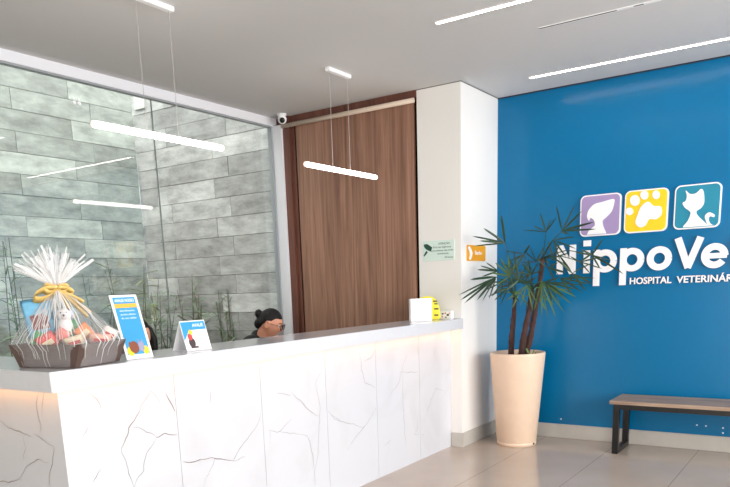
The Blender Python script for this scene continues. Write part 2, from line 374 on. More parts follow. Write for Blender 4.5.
for x in (-.36, -.2):
    bm = B(); box(bm, x-.05, x+.05, -.008, .008, -.0055, -.003); obj('slot_vane', bm, M_paper, t)
# security camera
cc = on(283, 120.5, 1, 5.70); zc = H-.055
t = thing('security_camera', 'small white dome security camera with black lens at the ceiling corner', 'camera', (-4.63, 5.70, H))
bm = B(); lathe(bm, [(0, -.001), (.045, -.001), (.045, -.012), (.03, -.02), (0, -.02)], 24); obj('mount', bm, M_paper, t, True)
bm = B(); ball(bm, (0, 0, -.048), .043, 24); obj('camera_ball', bm, M_paper, t, True)
dv = (CAM-Vector((-4.63, 5.70, H-.055))).normalized(); dv = (dv+Vector((.1, -.1, -.25))).normalized()
bm = B(); tube(bm, [Vector((0, 0, -.048))+dv*.02, Vector((0, 0, -.048))+dv*.046], .024, 20); obj('lens', bm, M_dark, t, True)
# pair of small round white marks on the glass
for x, y, lab in ((73.8, 102.5, 'left of the two small round white marks on the glass partition'), (79, 103.5, 'right of the two small round white marks on the glass partition')):
    p = on(x, y, 0, GX+.006)
    bm = B(); tube(bm, [p, p+Vector((.008, 0, 0))], .013, 16); tube(bm, [p+Vector((0, 0, .028)), p+Vector((.006, 0, .028))], .009, 14)
    tag(obj('glass_mark', bm, M_paper), lab, 'mark', 'round marks on the glass')

# ------------------------------------------------------------------ reception counter
ZT = 1.164; ZS = 1.074; CF = -2.924; CE = 1.89
ct = thing('reception_counter', 'long white marble reception counter with glowing underlit white top', 'counter', (0, 0, 0))
bm = B()   # L-shaped top slab as one polygon
poly = [(-2.80, 1.785), (-2.80, YW-.001), (-3.23, YW-.001), (-3.23, 2.21), (-4.75, 2.21), (-4.75, 1.785)]
prism(bm, [Vector((x, y, ZS)) for x, y in poly], (0, 0, 1), ZT-ZS)
bmesh.ops.bevel(bm, geom=bm.edges[:], offset=.0025, segments=2, affect='EDGES'); obj('countertop', bm, M_slab, ct)
bm = B(); box(bm, -3.15, CF-.012, CE+.012, YW-.001, 0, ZS); box(bm, -4.70, -3.15, CE+.012, 2.15, 0, ZS); obj('carcass', bm, mat('carcass_white', (215, 213, 210), .5), ct)
bm = B(); box(bm, -3.78, -3.15, 2.75, YW-.1, .72, .75, bev=.002); obj('desktop', bm, mat('desk_grey', (190, 188, 184), .4), ct)
bm = B(); box(bm, -2.88, -2.86, 1.87, YW-.02, ZS-.006, ZS-.0005); box(bm, -4.7, -2.88, 1.83, 1.85, ZS-.006, ZS-.0005); obj('light_strip', bm, M_led, ct)
V1 = lambda x, y: (60+x/4.55, 380+y/4.55)
V2 = lambda x, y: (180+x/3.556, 350+y/3.556)
V3 = lambda x, y: (220+x/3.04, 290+y/3.04)
V4 = lambda x, y: (x/3.317, 340+y/3.317)
fv = [(V1, 1.6, [(140, 60), (165, 90), (190, 135)]), (V1, 1.2, [(130, 215), (100, 255)]), (V1, 1.6, [(180, 405), (150, 460)]),
 (V1, 3, [(365, 130), (340, 180), (315, 215), (305, 245), (275, 305)]), (V1, 1.5, [(275, 305), (300, 370), (320, 440), (340, 487)]),
 (V1, 1.5, [(340, 487), (350, 455), (380, 410), (395, 330), (440, 265)]), (V1, 3, [(440, 260), (480, 245), (530, 250)]),
 (V1, 1.5, [(440, 258), (395, 240), (370, 215), (330, 215)]), (V1, 3, [(480, 60), (510, 110), (540, 175)]), (V1, 1, [(365, 130), (415, 50), (470, 120)]),
 (V1, 3, [(560, 375), (600, 375), (637, 362)]), (V2, 1.2, [(105, 140), (112, 190)]),
 (V2, 1.6, [(295, 180), (280, 260), (240, 315), (210, 350), (190, 395), (125, 385), (80, 487)]), (V2, 1.4, [(190, 395), (230, 380)]), (V2, 2.4, [(60, 395), (110, 385), (160, 392)]),
 (V2, 1.3, [(320, 330), (320, 285), (350, 295), (395, 245)]), (V2, 1.2, [(350, 292), (390, 295), (430, 298)]), (V2, 2.2, [(395, 150), (440, 195), (455, 215), (495, 235)]),
 (V2, 1.2, [(345, 152), (395, 160)]), (V2, 1.3, [(500, 80), (480, 115), (498, 200), (492, 300), (490, 370), (480, 430), (480, 487)]), (V2, 2, [(430, 300), (455, 305), (470, 370), (478, 430)]),
 (V2, 1.3, [(535, 225), (550, 245), (569, 255)]), (V3, 1.8, [(425, 190), (430, 240), (440, 280), (480, 300)]), (V3, 1.6, [(475, 175), (460, 205), (440, 215)]),
 (V3, 2, [(485, 340), (450, 400), (410, 450), (385, 487)]), (V3, 1.4, [(330, 370), (370, 400), (440, 420)]), (V3, 2, [(570, 190), (550, 250), (545, 280), (515, 320)]),
 (V3, 1.4, [(550, 250), (600, 250)]), (V3, 1.5, [(555, 240), (555, 300), (560, 400), (565, 487)]), (V3, 1.3, [(600, 175), (605, 210)]), (V3, 1.3, [(655, 180), (650, 200)]),
 (V3, 1.6, [(680, 305), (655, 300), (640, 340), (620, 400)]), (V3, 1.2, [(600, 390), (600, 420), (590, 440), (620, 440)]), (V3, 1.2, [(520, 455), (500, 475)])]
ev = [(V4, 2, [(0, 265), (40, 295), (105, 320)]), (V4, 1.8, [(130, 175), (120, 210), (135, 280), (135, 315)]), (V4, 1.5, [(145, 175), (138, 250)]),
 (V4, 2.4, [(180, 350), (175, 400), (165, 450), (165, 487)]), (V4, 1.4, [(180, 350), (140, 330), (115, 315)]), (V4, 2, [(60, 460), (90, 420), (120, 395), (160, 405)]), (V4, 3, [(-20, 465), (30, 470), (70, 460)]), (V4, 1.2, [(75, 315), (85, 360), (80, 400)])]
def vein_pts(f, pts, ax, val):
    out = []
    for i in range(len(pts)-1):
        a = on(*f(*pts[i]), ax, val); b = on(*f(*pts[i+1]), ax, val)
        n = max(2, int((b-a).length/.02))
        for k in range(n): out.append(a.lerp(b, k/n))
    out.append(b)
    for i, p in enumerate(out):
        j = Vector((noise.noise(p*23), noise.noise(p*23+Vector((5, 0, 0))), noise.noise(p*23+Vector((0, 7, 0)))))*.011
        j[ax] = 0; out[i] = p+j
    return out
def ribbon(bm, pts, w, ax, out, mi):
    n = len(pts); prev = None
    for i, p in enumerate(pts):
        d = (pts[min(i+1, n-1)]-pts[max(i-1, 0)]); nn = Vector((0, 0, 0)); nn[ax] = 1
        s = d.cross(nn).normalized()*w*(.25+.75*math.sin(PI*(i+.6)/(n+.2)))*(.7+.6*abs(noise.noise(p*31)))
        q = p.copy(); q[ax] += out
        cur = (bm.verts.new(q-s), bm.verts.new(q+s))
        if prev:
            f = bm.faces.new((prev[0], prev[1], cur[1], cur[0])); f.material_index = mi
        prev = cur
front_veins = [(w, vein_pts(f, p, 0, CF)) for f, w, p in fv]; end_veins = [(w, vein_pts(f, p, 1, CE)) for f, w, p in ev]
seams = [CE, 2.575, 3.255, 3.92, 4.565, 5.235, YW-.001]
for a, b in zip(seams, seams[1:]):
    bm = B(); box(bm, CF-.012, CF, a+(.0015 if a > CE else 0), b-.0015, 0, ZS-.004)
    for w, v in front_veins:
        mid = sum(q.y for q in v)/len(v)
        v = [q for q in v if a+.004 < q.y < b-.004 and .003 < q.z < ZS-.012]
        if len(v) > 2:
            if w > 1.9: ribbon(bm, v, .0030*w, 0, .0004, 2)
            ribbon(bm, v, .0011*w if w > 1.9 else .0013*w, 0, .0008, 1)
    obj('front_panel', bm, [M_marble, M_vein, M_vein2], ct, keep=False)
for a, b in ((-3.60, CF-.012), (-4.70, -3.603)):
    bm = B(); box(bm, a, b, CE, CE+.012, 0, ZS-.004)
    for w, v in end_veins:
        v = [q for q in v if a+.004 < q.x < b-.004 and .003 < q.z < ZS-.012]
        if len(v) > 2: ribbon(bm, v, .0026*w, 1, -.0004, 2); ribbon(bm, v, .0011*w, 1, -.0008, 1)
    obj('end_panel', bm, [M_marble, M_vein, M_vein2], ct)

# ------------------------------------------------------------------ wall lettering and plaques
YP = YB-.002
def arc(cx, cz, r, a0, a1, n=28): return [(cx+r*math.cos(math.radians(a0+(a1-a0)*i/n)), cz+r*math.sin(math.radians(a0+(a1-a0)*i/n))) for i in range(n+1)]
def stroke(bm, pts, w, y0, y1, mi=0):
    """thick polyline on the wall plane, extruded"""
    n = len(pts); L = []; Rr = []
    for i in range(n):
        a = Vector(pts[max(i-1, 0)]); b = Vector(pts[min(i+1, n-1)]); d = (b-a).normalized(); s = Vector((-d.y, d.x))*w/2; p = Vector(pts[i]); L.append(p+s); Rr.append(p-s)
    rows = []
    for i in range(n): rows.append([bm.verts.new((q.x, y, q.y)) for q, y in ((L[i], y0), (Rr[i], y0), (Rr[i], y1), (L[i], y1))])
    for a, b in zip(rows, rows[1:]):
        for k in range(4): bm.faces.new((a[k], a[(k+1) % 4], b[(k+1) % 4], b[k]))
    bm.faces.new(rows[0][::-1]); bm.faces.new(rows[-1])
ws = thing('wall_lettering', 'large raised white word NippoVet on the blue wall under the plaques', 'sign', (-1.5, YP, 1.5))
SB, SX2, SC, SD = 1.515, 1.712, 1.768, 1.402; w = .052; y0, y1 = -.034, -.012
def letter(strokes, nm='letter'):
    bm = B()
    for i, (pts, ww) in enumerate(strokes): stroke(bm, [(x+1.5, z-1.5) for x, z in pts], ww, y0-.0004*i, y1)
    return obj(nm, bm, M_letter, ws)
h = w/2
letter([([(-2.222+h, SB), (-2.222+h, SC)], w), ([(-2.055-h, SB), (-2.055-h, SC)], w), ([(-2.222+h, SC-.01), (-2.055-h, SB+.01)], w*1.05)])
letter([([(-1.955, SB), (-1.955, SX2)], w), ([(-1.955-.031, SC+.004), (-1.955+.031, SC+.004)], .05)])
zc = (SB+SX2)/2; rr = (SX2-SB)/2-h
for x0, in ((-1.893,), (-1.668,)):
    letter([([(x0+h, SD), (x0+h, SX2)], w), (arc(x0+rr+h, zc, rr, 0, 360, 40), w)])
letter([(arc(-1.35, zc, rr, 0, 360, 40), w)])
letter([([(-1.212, SC), (-1.122, SB+.012)], w), ([(-1.04, SC), (-1.128, SB+.012)], w)])
letter([(arc(-.93, zc, rr, 0, 325, 40), w), ([(-.93-rr, zc), (-.93+rr+h*.6, zc)], w*.8)])
letter([([(-.765, SB), (-.765, SC)], w), ([(-.815, SX2-h), (-.715, SX2-h)], w*.8)])
Mx = lambda x, y, z: basis((x, y, z), (1, 0, 0), (0, 0, 1), (0, -1, 0))
sl = thing('small_lettering', 'small white raised words HOSPITAL VETERINÁRIO along the blue wall', 'sign', (0, 0, 0))
text('HOSPITAL', .078, M_letter, sl, Mx(-1.583, YP-.012, 1.408), .006, 'word', .335, .0012)
text('VETERINÁRIO', .078, M_letter, sl, Mx(-1.208, YP-.012, 1.408), .006, 'word', .505, .0012)
def rrect(cx, cz, w, h, r, n=6):
    pts = []
    for (sx, sz, a0) in ((1, 1, 0), (-1, 1, 90), (-1, -1, 180), (1, -1, 270)):
        for i in range(n+1):
            a = math.radians(a0+90*i/n); pts.append((cx+sx*(w/2-r)+r*math.cos(a), cz+sz*(h/2-r)+r*math.sin(a)))
    return pts
cv = lambda x, y: on(570+x/3.48, 160+y/3.48, 1, YP-.03)
dv2 = lambda x, y: on(430+x/3.476, 180+y/3.476, 1, YP-.03)
def plaque(cx, cz, col, lab, art):
    t = thing('logo_plaque', lab, 'sign', (cx, YP, cz), 0, 'square logo plaques above the lettering')
    bm = B(); prism(bm, [Vector((x, 0, z)) for x, z in rrect(0, 0, .345, .345, .045)], (0, -1, 0), .028); obj('border', bm, M_letter, t)
    bm = B(); prism(bm, [Vector((x, -.028, z)) for x, z in rrect(0, 0, .325, .325, .038)], (0, -1, 0), .001); obj('colour_field', bm, col, t)
    bm = B(); O = Vector((cx, YP, cz))
    for poly in art:
        pts = [q-O for q in poly]
        for q in pts: q.y = -.029; q.x = max(-.158, min(.158, q.x)); q.z = max(-.158, min(.158, q.z))
        prism(bm, pts, (0, -1, 0), .006)
    obj('emblem', bm, M_letter, t)
def blob(f, pts):  # smoothed closed outline
    n = len(pts); out = []
    for i in range(n):
        p0, p1, p2, p3 = [Vector(pts[(i+k-1) % n]) for k in range(4)]
        for k in range(4):
            s = k/4; q = .5*((2*p1)+(-p0+p2)*s+(2*p0-5*p1+4*p2-p3)*s*s+(-p0+3*p1-3*p2+p3)*s**3); out.append(f(q.x, q.y))
    return out
circ = lambda x, y, r, r2=None: [cv(x+r*math.cos(a*PI/10), y+(r2 or r)*math.sin(a*PI/10)) for a in range(20)]
plaque(-1.851, 2.003, mat('lilac', (156, 138, 184), .5), 'lilac square plaque with white dog silhouette at the left', [blob(dv2, [(546, 128), (552, 105), (572, 84), (600, 76), (636, 66), (641, 76), (632, 108), (612, 130), (600, 142), (603, 162), (614, 192), (600, 196), (560, 196), (546, 192), (556, 172), (573, 158), (570, 140), (558, 132), (553, 142)])])
plaque(-1.475, 2.006, mat('sun_yellow', (248, 200, 20), .5), 'yellow square plaque with white paw print in the middle', [blob(cv, [(228, 218), (236, 190), (248, 162), (272, 145), (292, 160), (316, 162), (319, 188), (300, 206), (276, 206), (262, 228), (242, 234)]), circ(226, 141, 17, 19), circ(259, 122, 14, 16), circ(300, 121, 13, 15), circ(207, 179, 13)])
plaque(-1.082, 2.008, mat('teal', (14, 130, 160), .5), 'teal square plaque with white cat silhouette at the right', [blob(cv, [(403, 106), (418, 118), (438, 116), (456, 101), (465, 110), (467, 148), (455, 168), (441, 178), (444, 192), (466, 214), (484, 234), (440, 238), (394, 236), (410, 212), (420, 186), (414, 176), (400, 166), (392, 150), (403, 142), (407, 124)]), blob(cv, [(484, 234), (474, 214), (470, 194), (485, 182), (503, 190), (501, 199), (488, 196), (483, 206), (490, 222), (508, 230), (500, 238)])])
# green notice plate and orange sign
t = thing('notice_plate', 'pale green notice plate with dark camera symbol on the white pillar', 'sign', (-3.035, YW, 1.757))
bm = B(); box(bm, -.155, .155, -.006, .0, -.086, .086, bev=.001); obj('plate', bm, mat('pale_green', (214, 232, 225), .25), t)
M_dg = mat('dark_green', (22, 70, 56), .5)
bm = B(); prism(bm, [Vector((x, -.006, z)) for x, z in ((-.145, .06), (-.11, .062), (-.06, .03), (-.075, -.005), (-.12, .015), (-.14, .035))], (0, -1, 0), .001); prism(bm, [Vector((x, -.006, z)) for x, z in ((-.12, .005), (-.105, -.01), (-.14, -.045), (-.148, -.035))], (0, -1, 0), .001); obj('camera_symbol', bm, M_dg, t)
for s, x, z, sz in (('ATENÇÃO', 0, .05, .024), ('Para sua segurança', -.05, .022, .023), ('este ambiente está sendo', -.07, -.006, .021), ('monitorado', -.01, -.034, .023), ('24 horas', .06, -.068, .024)):
    text(s, sz, M_dg, t, Mx(x, -.0065, z), .0004, 'wording')
t = thing('orange_door_sign', 'orange yellow sign with white pet shape on the side of the pillar', 'sign', (XC, 6.112, 1.727))
My = lambda x, y, z: basis((x, y, z), (0, 1, 0), (0, 0, 1), (1, 0, 0))
bm = B(); prism(bm, [Vector((.001, a, b)) for a, b in rrect(0, 0, .385, .135, .012)], (1, 0, 0), .008); obj('plate', bm, mat('orange', (232, 160, 14), .4), t)
bm = B(); prism(bm, [Vector((.009, a, b)) for a, b in ((-.185, .045), (-.15, .06), (-.11, .03), (-.085, -.0), (-.1, -.03), (-.125, -.06), (-.16, -.055), (-.14, -.02), (-.15, .01))], (1, 0, 0), .001); obj('pet_shape', bm, M_letter, t)
text('Banho', .05, M_letter, t, My(.0095, -.03, -.012), .0005, 'word', .14, .0008)

# ------------------------------------------------------------------ bench
t = thing('bench', 'wooden topped bench with black metal legs against the blue wall', 'bench', (-1.565, 6.13, 0))
L = 1.75; D = .40
bm = B(); box(bm, -.03, L, -.015, D, .428, .458, bev=.003); obj('seat', bm, M_benchtop, t)
bm = B(); box(bm, 0, L-.03, 0, .035, .385, .428, bev=.002); box(bm, 0, L-.03, D-.055, D-.02, .385, .428, bev=.002); obj('rail', bm, M_dark, t)
for x in (0, L-.08):
    bm = B()
    box(bm, x, x+.05, 0, .045, 0, .385, bev=.002); box(bm, x, x+.05, D-.065, D-.02, 0, .385, bev=.002); box(bm, x, x+.05, .045, D-.065, 0, .045, bev=.002); box(bm, x, x+.05, .045, D-.065, .393, .428)
    obj('leg', bm, M_dark, t)
for x, y in ((697, 425), (706, 426), (723, 428), (723, 433), (561, 419)):
    p = on(x, y, 1, YB-.001)
    bm = B(); tube(bm, [p, p+Vector((0, -.002, 0))], .007, 8); o = tag(obj('filler_spot', bm, M_letter), 'tiny white filler spot low on the blue wall', 'filler spot', 'filler spots on the blue wall')

# ------------------------------------------------------------------ planter and palm
PC = Vector((-2.428, 6.16, 0))
t = thing('planter', 'tall cream tapered round planter at the blue wall holding the palm', 'planter', PC)
bm = B(); lathe(bm, [(0, .012), (.165, .012), (.168, .0), (.176, .0), (.178, .03), (.174, .035), (.178, .04), (.243, .82), (.245, .838), (.240, .845), (.224, .845), (.222, .835), (.212, .78)], 64)
obj('pot', bm, M_pot, t, True)
bm = B(); rg = lathe(bm, [(.215, .79), (.15, .803), (.08, .81), (.01, .813)], 40); bm.faces.new(rg[-1])
for v in bm.verts: v.co.z += noise.noise(v.co*30)*.008
obj('soil', bm, M_soil, t, True)
bm = B(); dp = (on(531, 443.5, 2, .02)-PC); dp.z = 0; dp = dp.normalized(); tube(bm, [dp*.165+Vector((0, 0, .022)), dp*.181+Vector((0, 0, .022))], .011, 12); obj('drain_hole', bm, M_dark, t)

def blade(bm, a, b, w, sag=.0, nrm=None, mi=0, n=7, crease=.25):
    a = Vector(a); b = Vector(b); d = (b-a); L = d.length
    if L < 1e-4: return
    nrm = nrm or Vector((random.uniform(-.4, .4), -1, random.uniform(-.4, .9)))
    s = d.cross(nrm).normalized(); up = s.cross(d).normalized(); prev = None
    for i in range(n+1):
        t_ = i/n; ww = w*min(1, .25+t_*3.2)*(1-t_**5)**.6
        p = a+d*t_+Vector((0, 0, -sag*L*t_*t_))
        cur = (bm.verts.new(p-s*ww-up*ww*crease), bm.verts.new(p+up*.0), bm.verts.new(p+s*ww-up*ww*crease))
        if prev:
            for k in range(2):
                f = bm.faces.new((prev[k], prev[k+1], cur[k+1], cur[k])); f.material_index = mi
        prev = cur
pl = thing('potted_palm', 'green fan-leaved lady palm standing in the tall cream planter', 'plant', (0, 0, 0))
def P(x, y, dy=0): return on(x, y, 1, PC.y+dy)
trunks = [([(511, 354), (512, 335), (514, 315), (515, 296)], .028, 0), ([(521, 354), (524, 335), (529, 310), (532, 290)], .030, -.05), ([(526, 354), (531, 335), (536, 305), (540, 282), (543, 258)], .030, .04)]
tops = []
for pts, r, dy in trunks:
    q = [P(x, y, dy) for x, y in pts]; fine = []
    for a, b in zip(q, q[1:]):
        for k in range(6): fine.append(a.lerp(b, k/6))
    fine.append(q[-1]); fine[0].z = .79
    rs = [r*(1+.28*noise.noise(p*40))*(1-.5*i/len(fine)) for i, p in enumerate(fine)]
    bm = B(); tube(bm, fine, rs, 10)
    for i in range(0, len(fine)-1, 1):   # leaf sheaths
        a = random.uniform(0, 2*PI); o2 = Vector((math.cos(a), math.sin(a), 0))*rs[i]*.8
        blade(bm, fine[i]+o2, fine[i]+o2*1.5+Vector((0, 0, .07)), .010, n=3, nrm=o2)
    obj('trunk', bm, M_trunk, pl, True); tops.append(q[-1])
def frond(root, hub, tips, hd=0, td=0, w=.013, light=False, extra=0):
    bm = B(); hb = P(*hub, hd); r = root.copy()
    mid = (r+hb)/2+Vector((0, 0, .03*(hb-r).length/.3))
    tube(bm, [r, r.lerp(mid, .5)+Vector((0, 0, .005)), mid, mid.lerp(hb, .5)+Vector((0, 0, .004)), hb], [.005, .0045, .004, .0035, .003], 6)
    for i, tp in enumerate(tips):
        tt = P(*tp, hd+td+random.uniform(-.04, .04)); blade(bm, hb, tt, w*.70*random.uniform(.75, 1.15), .03)
    obj('frond', bm, M_leaf2 if light else M_leaf, pl, True)
T1, T2, T3 = tops
frond(T1, (505, 243), [(472, 235), (474, 245), (483, 227), (501, 213), (479, 240)], -.26, -.12)
frond(T3, (546, 232), [(522, 229), (533, 225), (551, 218), (556, 217), (540, 212)], -.05, .03, w=.009)
frond(T3, (562, 231), [(556, 204), (575, 203), (582, 210), (594, 221), (596, 228), (568, 234)], -.1, -.05)
frond(T3, (553, 240), [(575, 236), (576, 248), (566, 256), (560, 260)], -.05, -.05, w=.011)
frond(T2, (524, 254), [(504, 250), (513, 262), (518, 266), (530, 244), (506, 262)], -.1, -.03, w=.011)
frond(T3, (592, 255), [(603, 238), (581, 249), (611, 260), (613, 266), (624, 273), (576, 252), (600, 268)], -.15, -.02, w=.012)
frond(T3, (572, 273), [(558, 253), (592, 262), (592, 283), (586, 290), (569, 284), (561, 262)], -.14, -.04)
frond(T1, (496, 277), [(470, 278.5), (458, 294), (460, 299), (464, 302), (470, 297), (477, 299), (482, 300), (489, 298)], -.22, -.30, w=.014)
frond(T1, (498, 271), [(480, 265), (477, 269), (486, 262), (482, 276)], -.12, -.08, w=.012)
frond(T1, (510, 276), [(495, 262), (500, 257), (508, 254), (518, 258), (490, 272), (494, 286)], -.16, -.05, light=True)
frond(T2, (519, 280), [(508, 266), (515, 258), (528, 262), (534, 270), (506, 290), (536, 284)], -.18, -.04)
frond(T2, (541, 281), [(556, 316), (565, 312), (542, 316), (548, 317), (577, 296), (572, 303), (534, 310)], -.1, -.04, w=.010, light=True)
frond(T2, (545, 282), [(559, 277), (576, 288), (584, 284), (566, 296), (552, 300)], -.22, -.05, w=.011)
frond(T3, (560, 278), [(590, 283), (595, 277), (583, 292), (575, 298)], .08, .03)
frond(T2, (527, 285), [(520, 306), (514, 300), (538, 304), (508, 298), (533, 310)], -.2, -.04, w=.009, light=True)
frond(T1, (508, 288), [(494, 300), (500, 305), (488, 296), (520, 302), (497, 290)], -.12, -.05, w=.010)
frond(T1, (516, 270), [(506, 254), (514, 250), (523, 254), (500, 262)], .12, .04, w=.010)
frond(T3, (536, 262), [(524, 250), (530, 246), (544, 246), (548, 255), (522, 262)], .1, .03, w=.010)
frond(T3, (553, 258), [(548, 240), (560, 243), (570, 252), (566, 265), (545, 252)], .12, .03, w=.010)
frond(T2, (531, 275), [(522, 262), (528, 258), (538, 262), (545, 268), (518, 272)], -.3, -.08, w=.011)
frond(T3, (580, 262), [(596, 250), (603, 256), (602, 268), (590, 273), (570, 256)], .1, .04, w=.010)
frond(T2, (551, 288), [(566, 280), (572, 290), (560, 303), (552, 308), (540, 302)], .1, .05, w=.009, light=True)
frond(T1, (503, 282), [(488, 282), (484, 290), (492, 296), (500, 300)], -.1, -.03, w=.010)
frond(T1, (512, 284), [(500, 278), (506, 272), (518, 272), (526, 280), (498, 288)], .06, .04, w=.012)
frond(T2, (524, 284), [(512, 276), (520, 268), (532, 266), (538, 276), (540, 288)], .05, .03, w=.012)
frond(T2, (536, 292), [(526, 304), (532, 312), (546, 310), (554, 304), (520, 298)], .04, .02, w=.011, light=True)
frond(T3, (548, 268), [(536, 258), (542, 252), (558, 262), (566, 272), (556, 282)], -.2, -.06, w=.012)
frond(T1, (520, 292), [(506, 300), (512, 308), (528, 306), (504, 292)], -.05, -.03, w=.010, light=True)
# small sprout at the pot rim
bm = B(); q = P(531, 352, -.1); q.z = .81
for k in range(4): blade(bm, q, q+Vector((random.uniform(-.05, .06), random.uniform(-.03, .03), random.uniform(.05, .09))), .005)
obj('sprout', bm, M_leaf2, pl)

# ------------------------------------------------------------------ garden plants
def garden(px, py, depthx, hgt, nst, spread, lab, seed, m=M_green, leafn=14, lw=.0065, ll=.2):
    rnd = random.Random(seed); b0 = on(px, py, 0, depthx); base = Vector((b0.x, b0.y, -.02))
    t = thing('garden_plant', lab, 'plant', base, 0, 'slender plants in the walled garden')
    bs = B(); bl = B(); st = random.getstate(); random.seed(seed)
    for s in range(nst):
        a = rnd.uniform(0, 2*PI); r = rnd.uniform(0, spread*.4); p = Vector((r*math.cos(a), r*math.sin(a), 0)); h_ = hgt*rnd.uniform(.7, 1)
        top = p+Vector((rnd.uniform(-1, 1)*spread*.5, rnd.uniform(-1, 1)*spread, h_)); mid = p.lerp(top, .5)+Vector((rnd.uniform(-.03, .03), rnd.uniform(-.05, .05), 0))
        tube(bs, [p, mid, top], [.006, .005, .003], 5)
        for k in range(int(leafn*1.1)):
            f = .35+.65*(k/(leafn*1.1)); q = (p.lerp(mid, f*2) if f < .5 else mid.lerp(top, f*2-1))
            aa = rnd.uniform(0, 2*PI); d = Vector((math.cos(aa)*.6, math.sin(aa), rnd.uniform(-.2, .9))).normalized()*ll*rnd.uniform(.6, 1.2)
            blade(bl, q, q+d, lw, rnd.uniform(.1, .5), n=4, nrm=Vector((rnd.uniform(-1, 1), rnd.uniform(-1, 1), 1)))
    random.setstate(st)
    for b_ in (bs, bl):
        for v in b_.verts: v.co.x = max(SX+.03-base.x, min(GX-.09-base.x, v.co.x)); v.co.y = min(YW-.03-base.y, v.co.y)
    obj('stem', bs, M_stem, t); obj('foliage', bl, m, t)
garden(6, 300, -6.3, 2.15, 4, .22, 'tall sparse garden plant behind the glass left of the gift basket', 1, leafn=18)
garden(22, 300, -6.55, 1.7, 3, .2, 'low garden plant behind the glass just behind the gift basket', 2, leafn=14)
garden(100, 300, -6.5, 1.85, 5, .35, 'leafy garden plant behind the glass above the tall leaning card', 3, leafn=18)
garden(130, 290, -6.6, 2.15, 5, .28, 'olive yellow garden plant against the stone wall beside the wall corner', 4, m=M_green2, leafn=16)
garden(150, 300, -6.2, 1.75, 6, .3, 'dense garden plant behind the glass right of the tall leaning card', 5, leafn=22)
garden(182, 300, -6.1, 1.75, 6, .3, 'bushy garden plant behind the glass above the small tent card', 6, leafn=24)
garden(205, 300, -5.7, 1.5, 4, .25, 'thin garden plant behind the glass between tent card and seated woman', 7, leafn=16)
garden(238, 300, -5.6, 1.55, 6, .22, 'feathery garden plant behind the glass beside the woman with glasses', 8, leafn=22)

# ------------------------------------------------------------------ gift basket on the counter
ang = math.radians(13); U = Vector((math.cos(ang), math.sin(ang), 0)); W = Vector((-math.sin(ang), math.cos(ang), 0)); Z = Vector((0, 0, 1))
A0 = Vector((-3.150, 1.862, ZT)); wU, wW = .325, .30; BC = A0+U*wU/2+W*wW/2
bk = thing('gift_basket', 'dark brown gift basket wrapped in clear cellophane with gold bow', 'gift basket', BC+Vector((0, 0, .001)), ang)
def ring(su, sw, z, n=1): return [Vector((sx*su/2, sy*sw/2, z)) for sx, sy in ((-1, -1), (1, -1), (1, 1), (-1, 1))]
bm = B(); hh = .105; tk = .006
rings = [ring(wU, wW, 0), ring(wU+.09, wW+.015, hh), ring(wU+.09-2*tk, wW+.015-2*tk, hh), ring(wU-2*tk, wW-2*tk, tk)]
vr = [[bm.verts.new(p) for p in r] for r in rings]
for a, b in zip(vr, vr[1:]):
    for k in range(4): bm.faces.new((a[k], a[(k+1) % 4], b[(k+1) % 4], b[k]))
bm.faces.new(vr[0][::-1]); bm.faces.new(vr[-1]); obj('tray', bm, M_brown, bk)
M_clear = film('cellophane', (240, 242, 245), .15, .12); M_fold = film('cellophane_fold', (250, 250, 252), .62, .2)
# wrap surface: from tray bottom up over the rim to the tie
bm = B(); N = 96; prev = None; TZ = .345
tie = Vector((-.03, -.0, TZ))
def sq(a, su, sw):
    c, s = math.cos(a), math.sin(a); k = 1/max(abs(c)/su, abs(s)/sw, 1e-6); e = 1/((abs(c)/su)**5+(abs(s)/sw)**5)**.2
    return Vector((c*e, s*e, 0))
lev = []
for j in range(15):
    t_ = j/14; row = []
    for i in range(N):
        a = 2*PI*i/N
        if j < 3: k = j/3; p = sq(a, (wU+.02+.085*k)/2, (wW+.02+.01*k)/2)+Vector((0, 0, .003+(hh+.002)*k)); amp = .003
        else:
            k = (j-3)/11; f = (1-k)**.85; p = sq(a, (wU+.110)/2, (wW+.035)/2)*f+Vector((tie.x*k, tie.y*k, hh+.004+(TZ-hh)*k**.95)); p += Vector((math.cos(a), math.sin(a), 0))*.012; amp = .010*(1-k)+.004
        p += Vector((math.cos(a), math.sin(a), 0))*amp*(noise.noise(Vector((a*7, j*.35, 1)))+.8*noise.noise(Vector((a*19, j*.5, 3))))
        row.append(p)
    lev.append(row)
vv = [[bm.verts.new(p) for p in r] for r in lev]
for a, b in zip(vv, vv[1:]):
    for i in range(N): bm.faces.new((a[i], a[(i+1) % N], b[(i+1) % N], b[i]))
rnd = random.Random(3)
for k in range(120):   # crisp folds running up to the tie
    i = rnd.randrange(N); j0 = rnd.randint(0, 8); j1 = min(14, j0+rnd.randint(3, 9)) if rnd.random() < .6 else 14; pr = None; i0 = i; dr_ = rnd.choice((-1, 0, 0, 1, 2))
    for j in range(j0, j1+1):
        ii = int(i0+dr_*(j-j0)*.35) % N
        p = lev[j][ii]; tg = (lev[j][(ii+1) % N]-lev[j][ii-1]); tg.normalize(); o_ = Vector((p.x-tie.x, p.y-tie.y, .05)).normalized()*.003
        wd = .0026*math.sin(PI*(j-j0+.5)/(j1-j0+1))+.0005
        cur = (bm.verts.new(p+o_-tg*wd), bm.verts.new(p+o_+tg*wd))
        if pr:
            f = bm.faces.new((pr[0], pr[1], cur[1], cur[0])); f.material_index = 1
        pr = cur
obj('cellophane_wrap', bm, [M_clear, M_fold], bk, True)
bm = B()    # plume above the tie
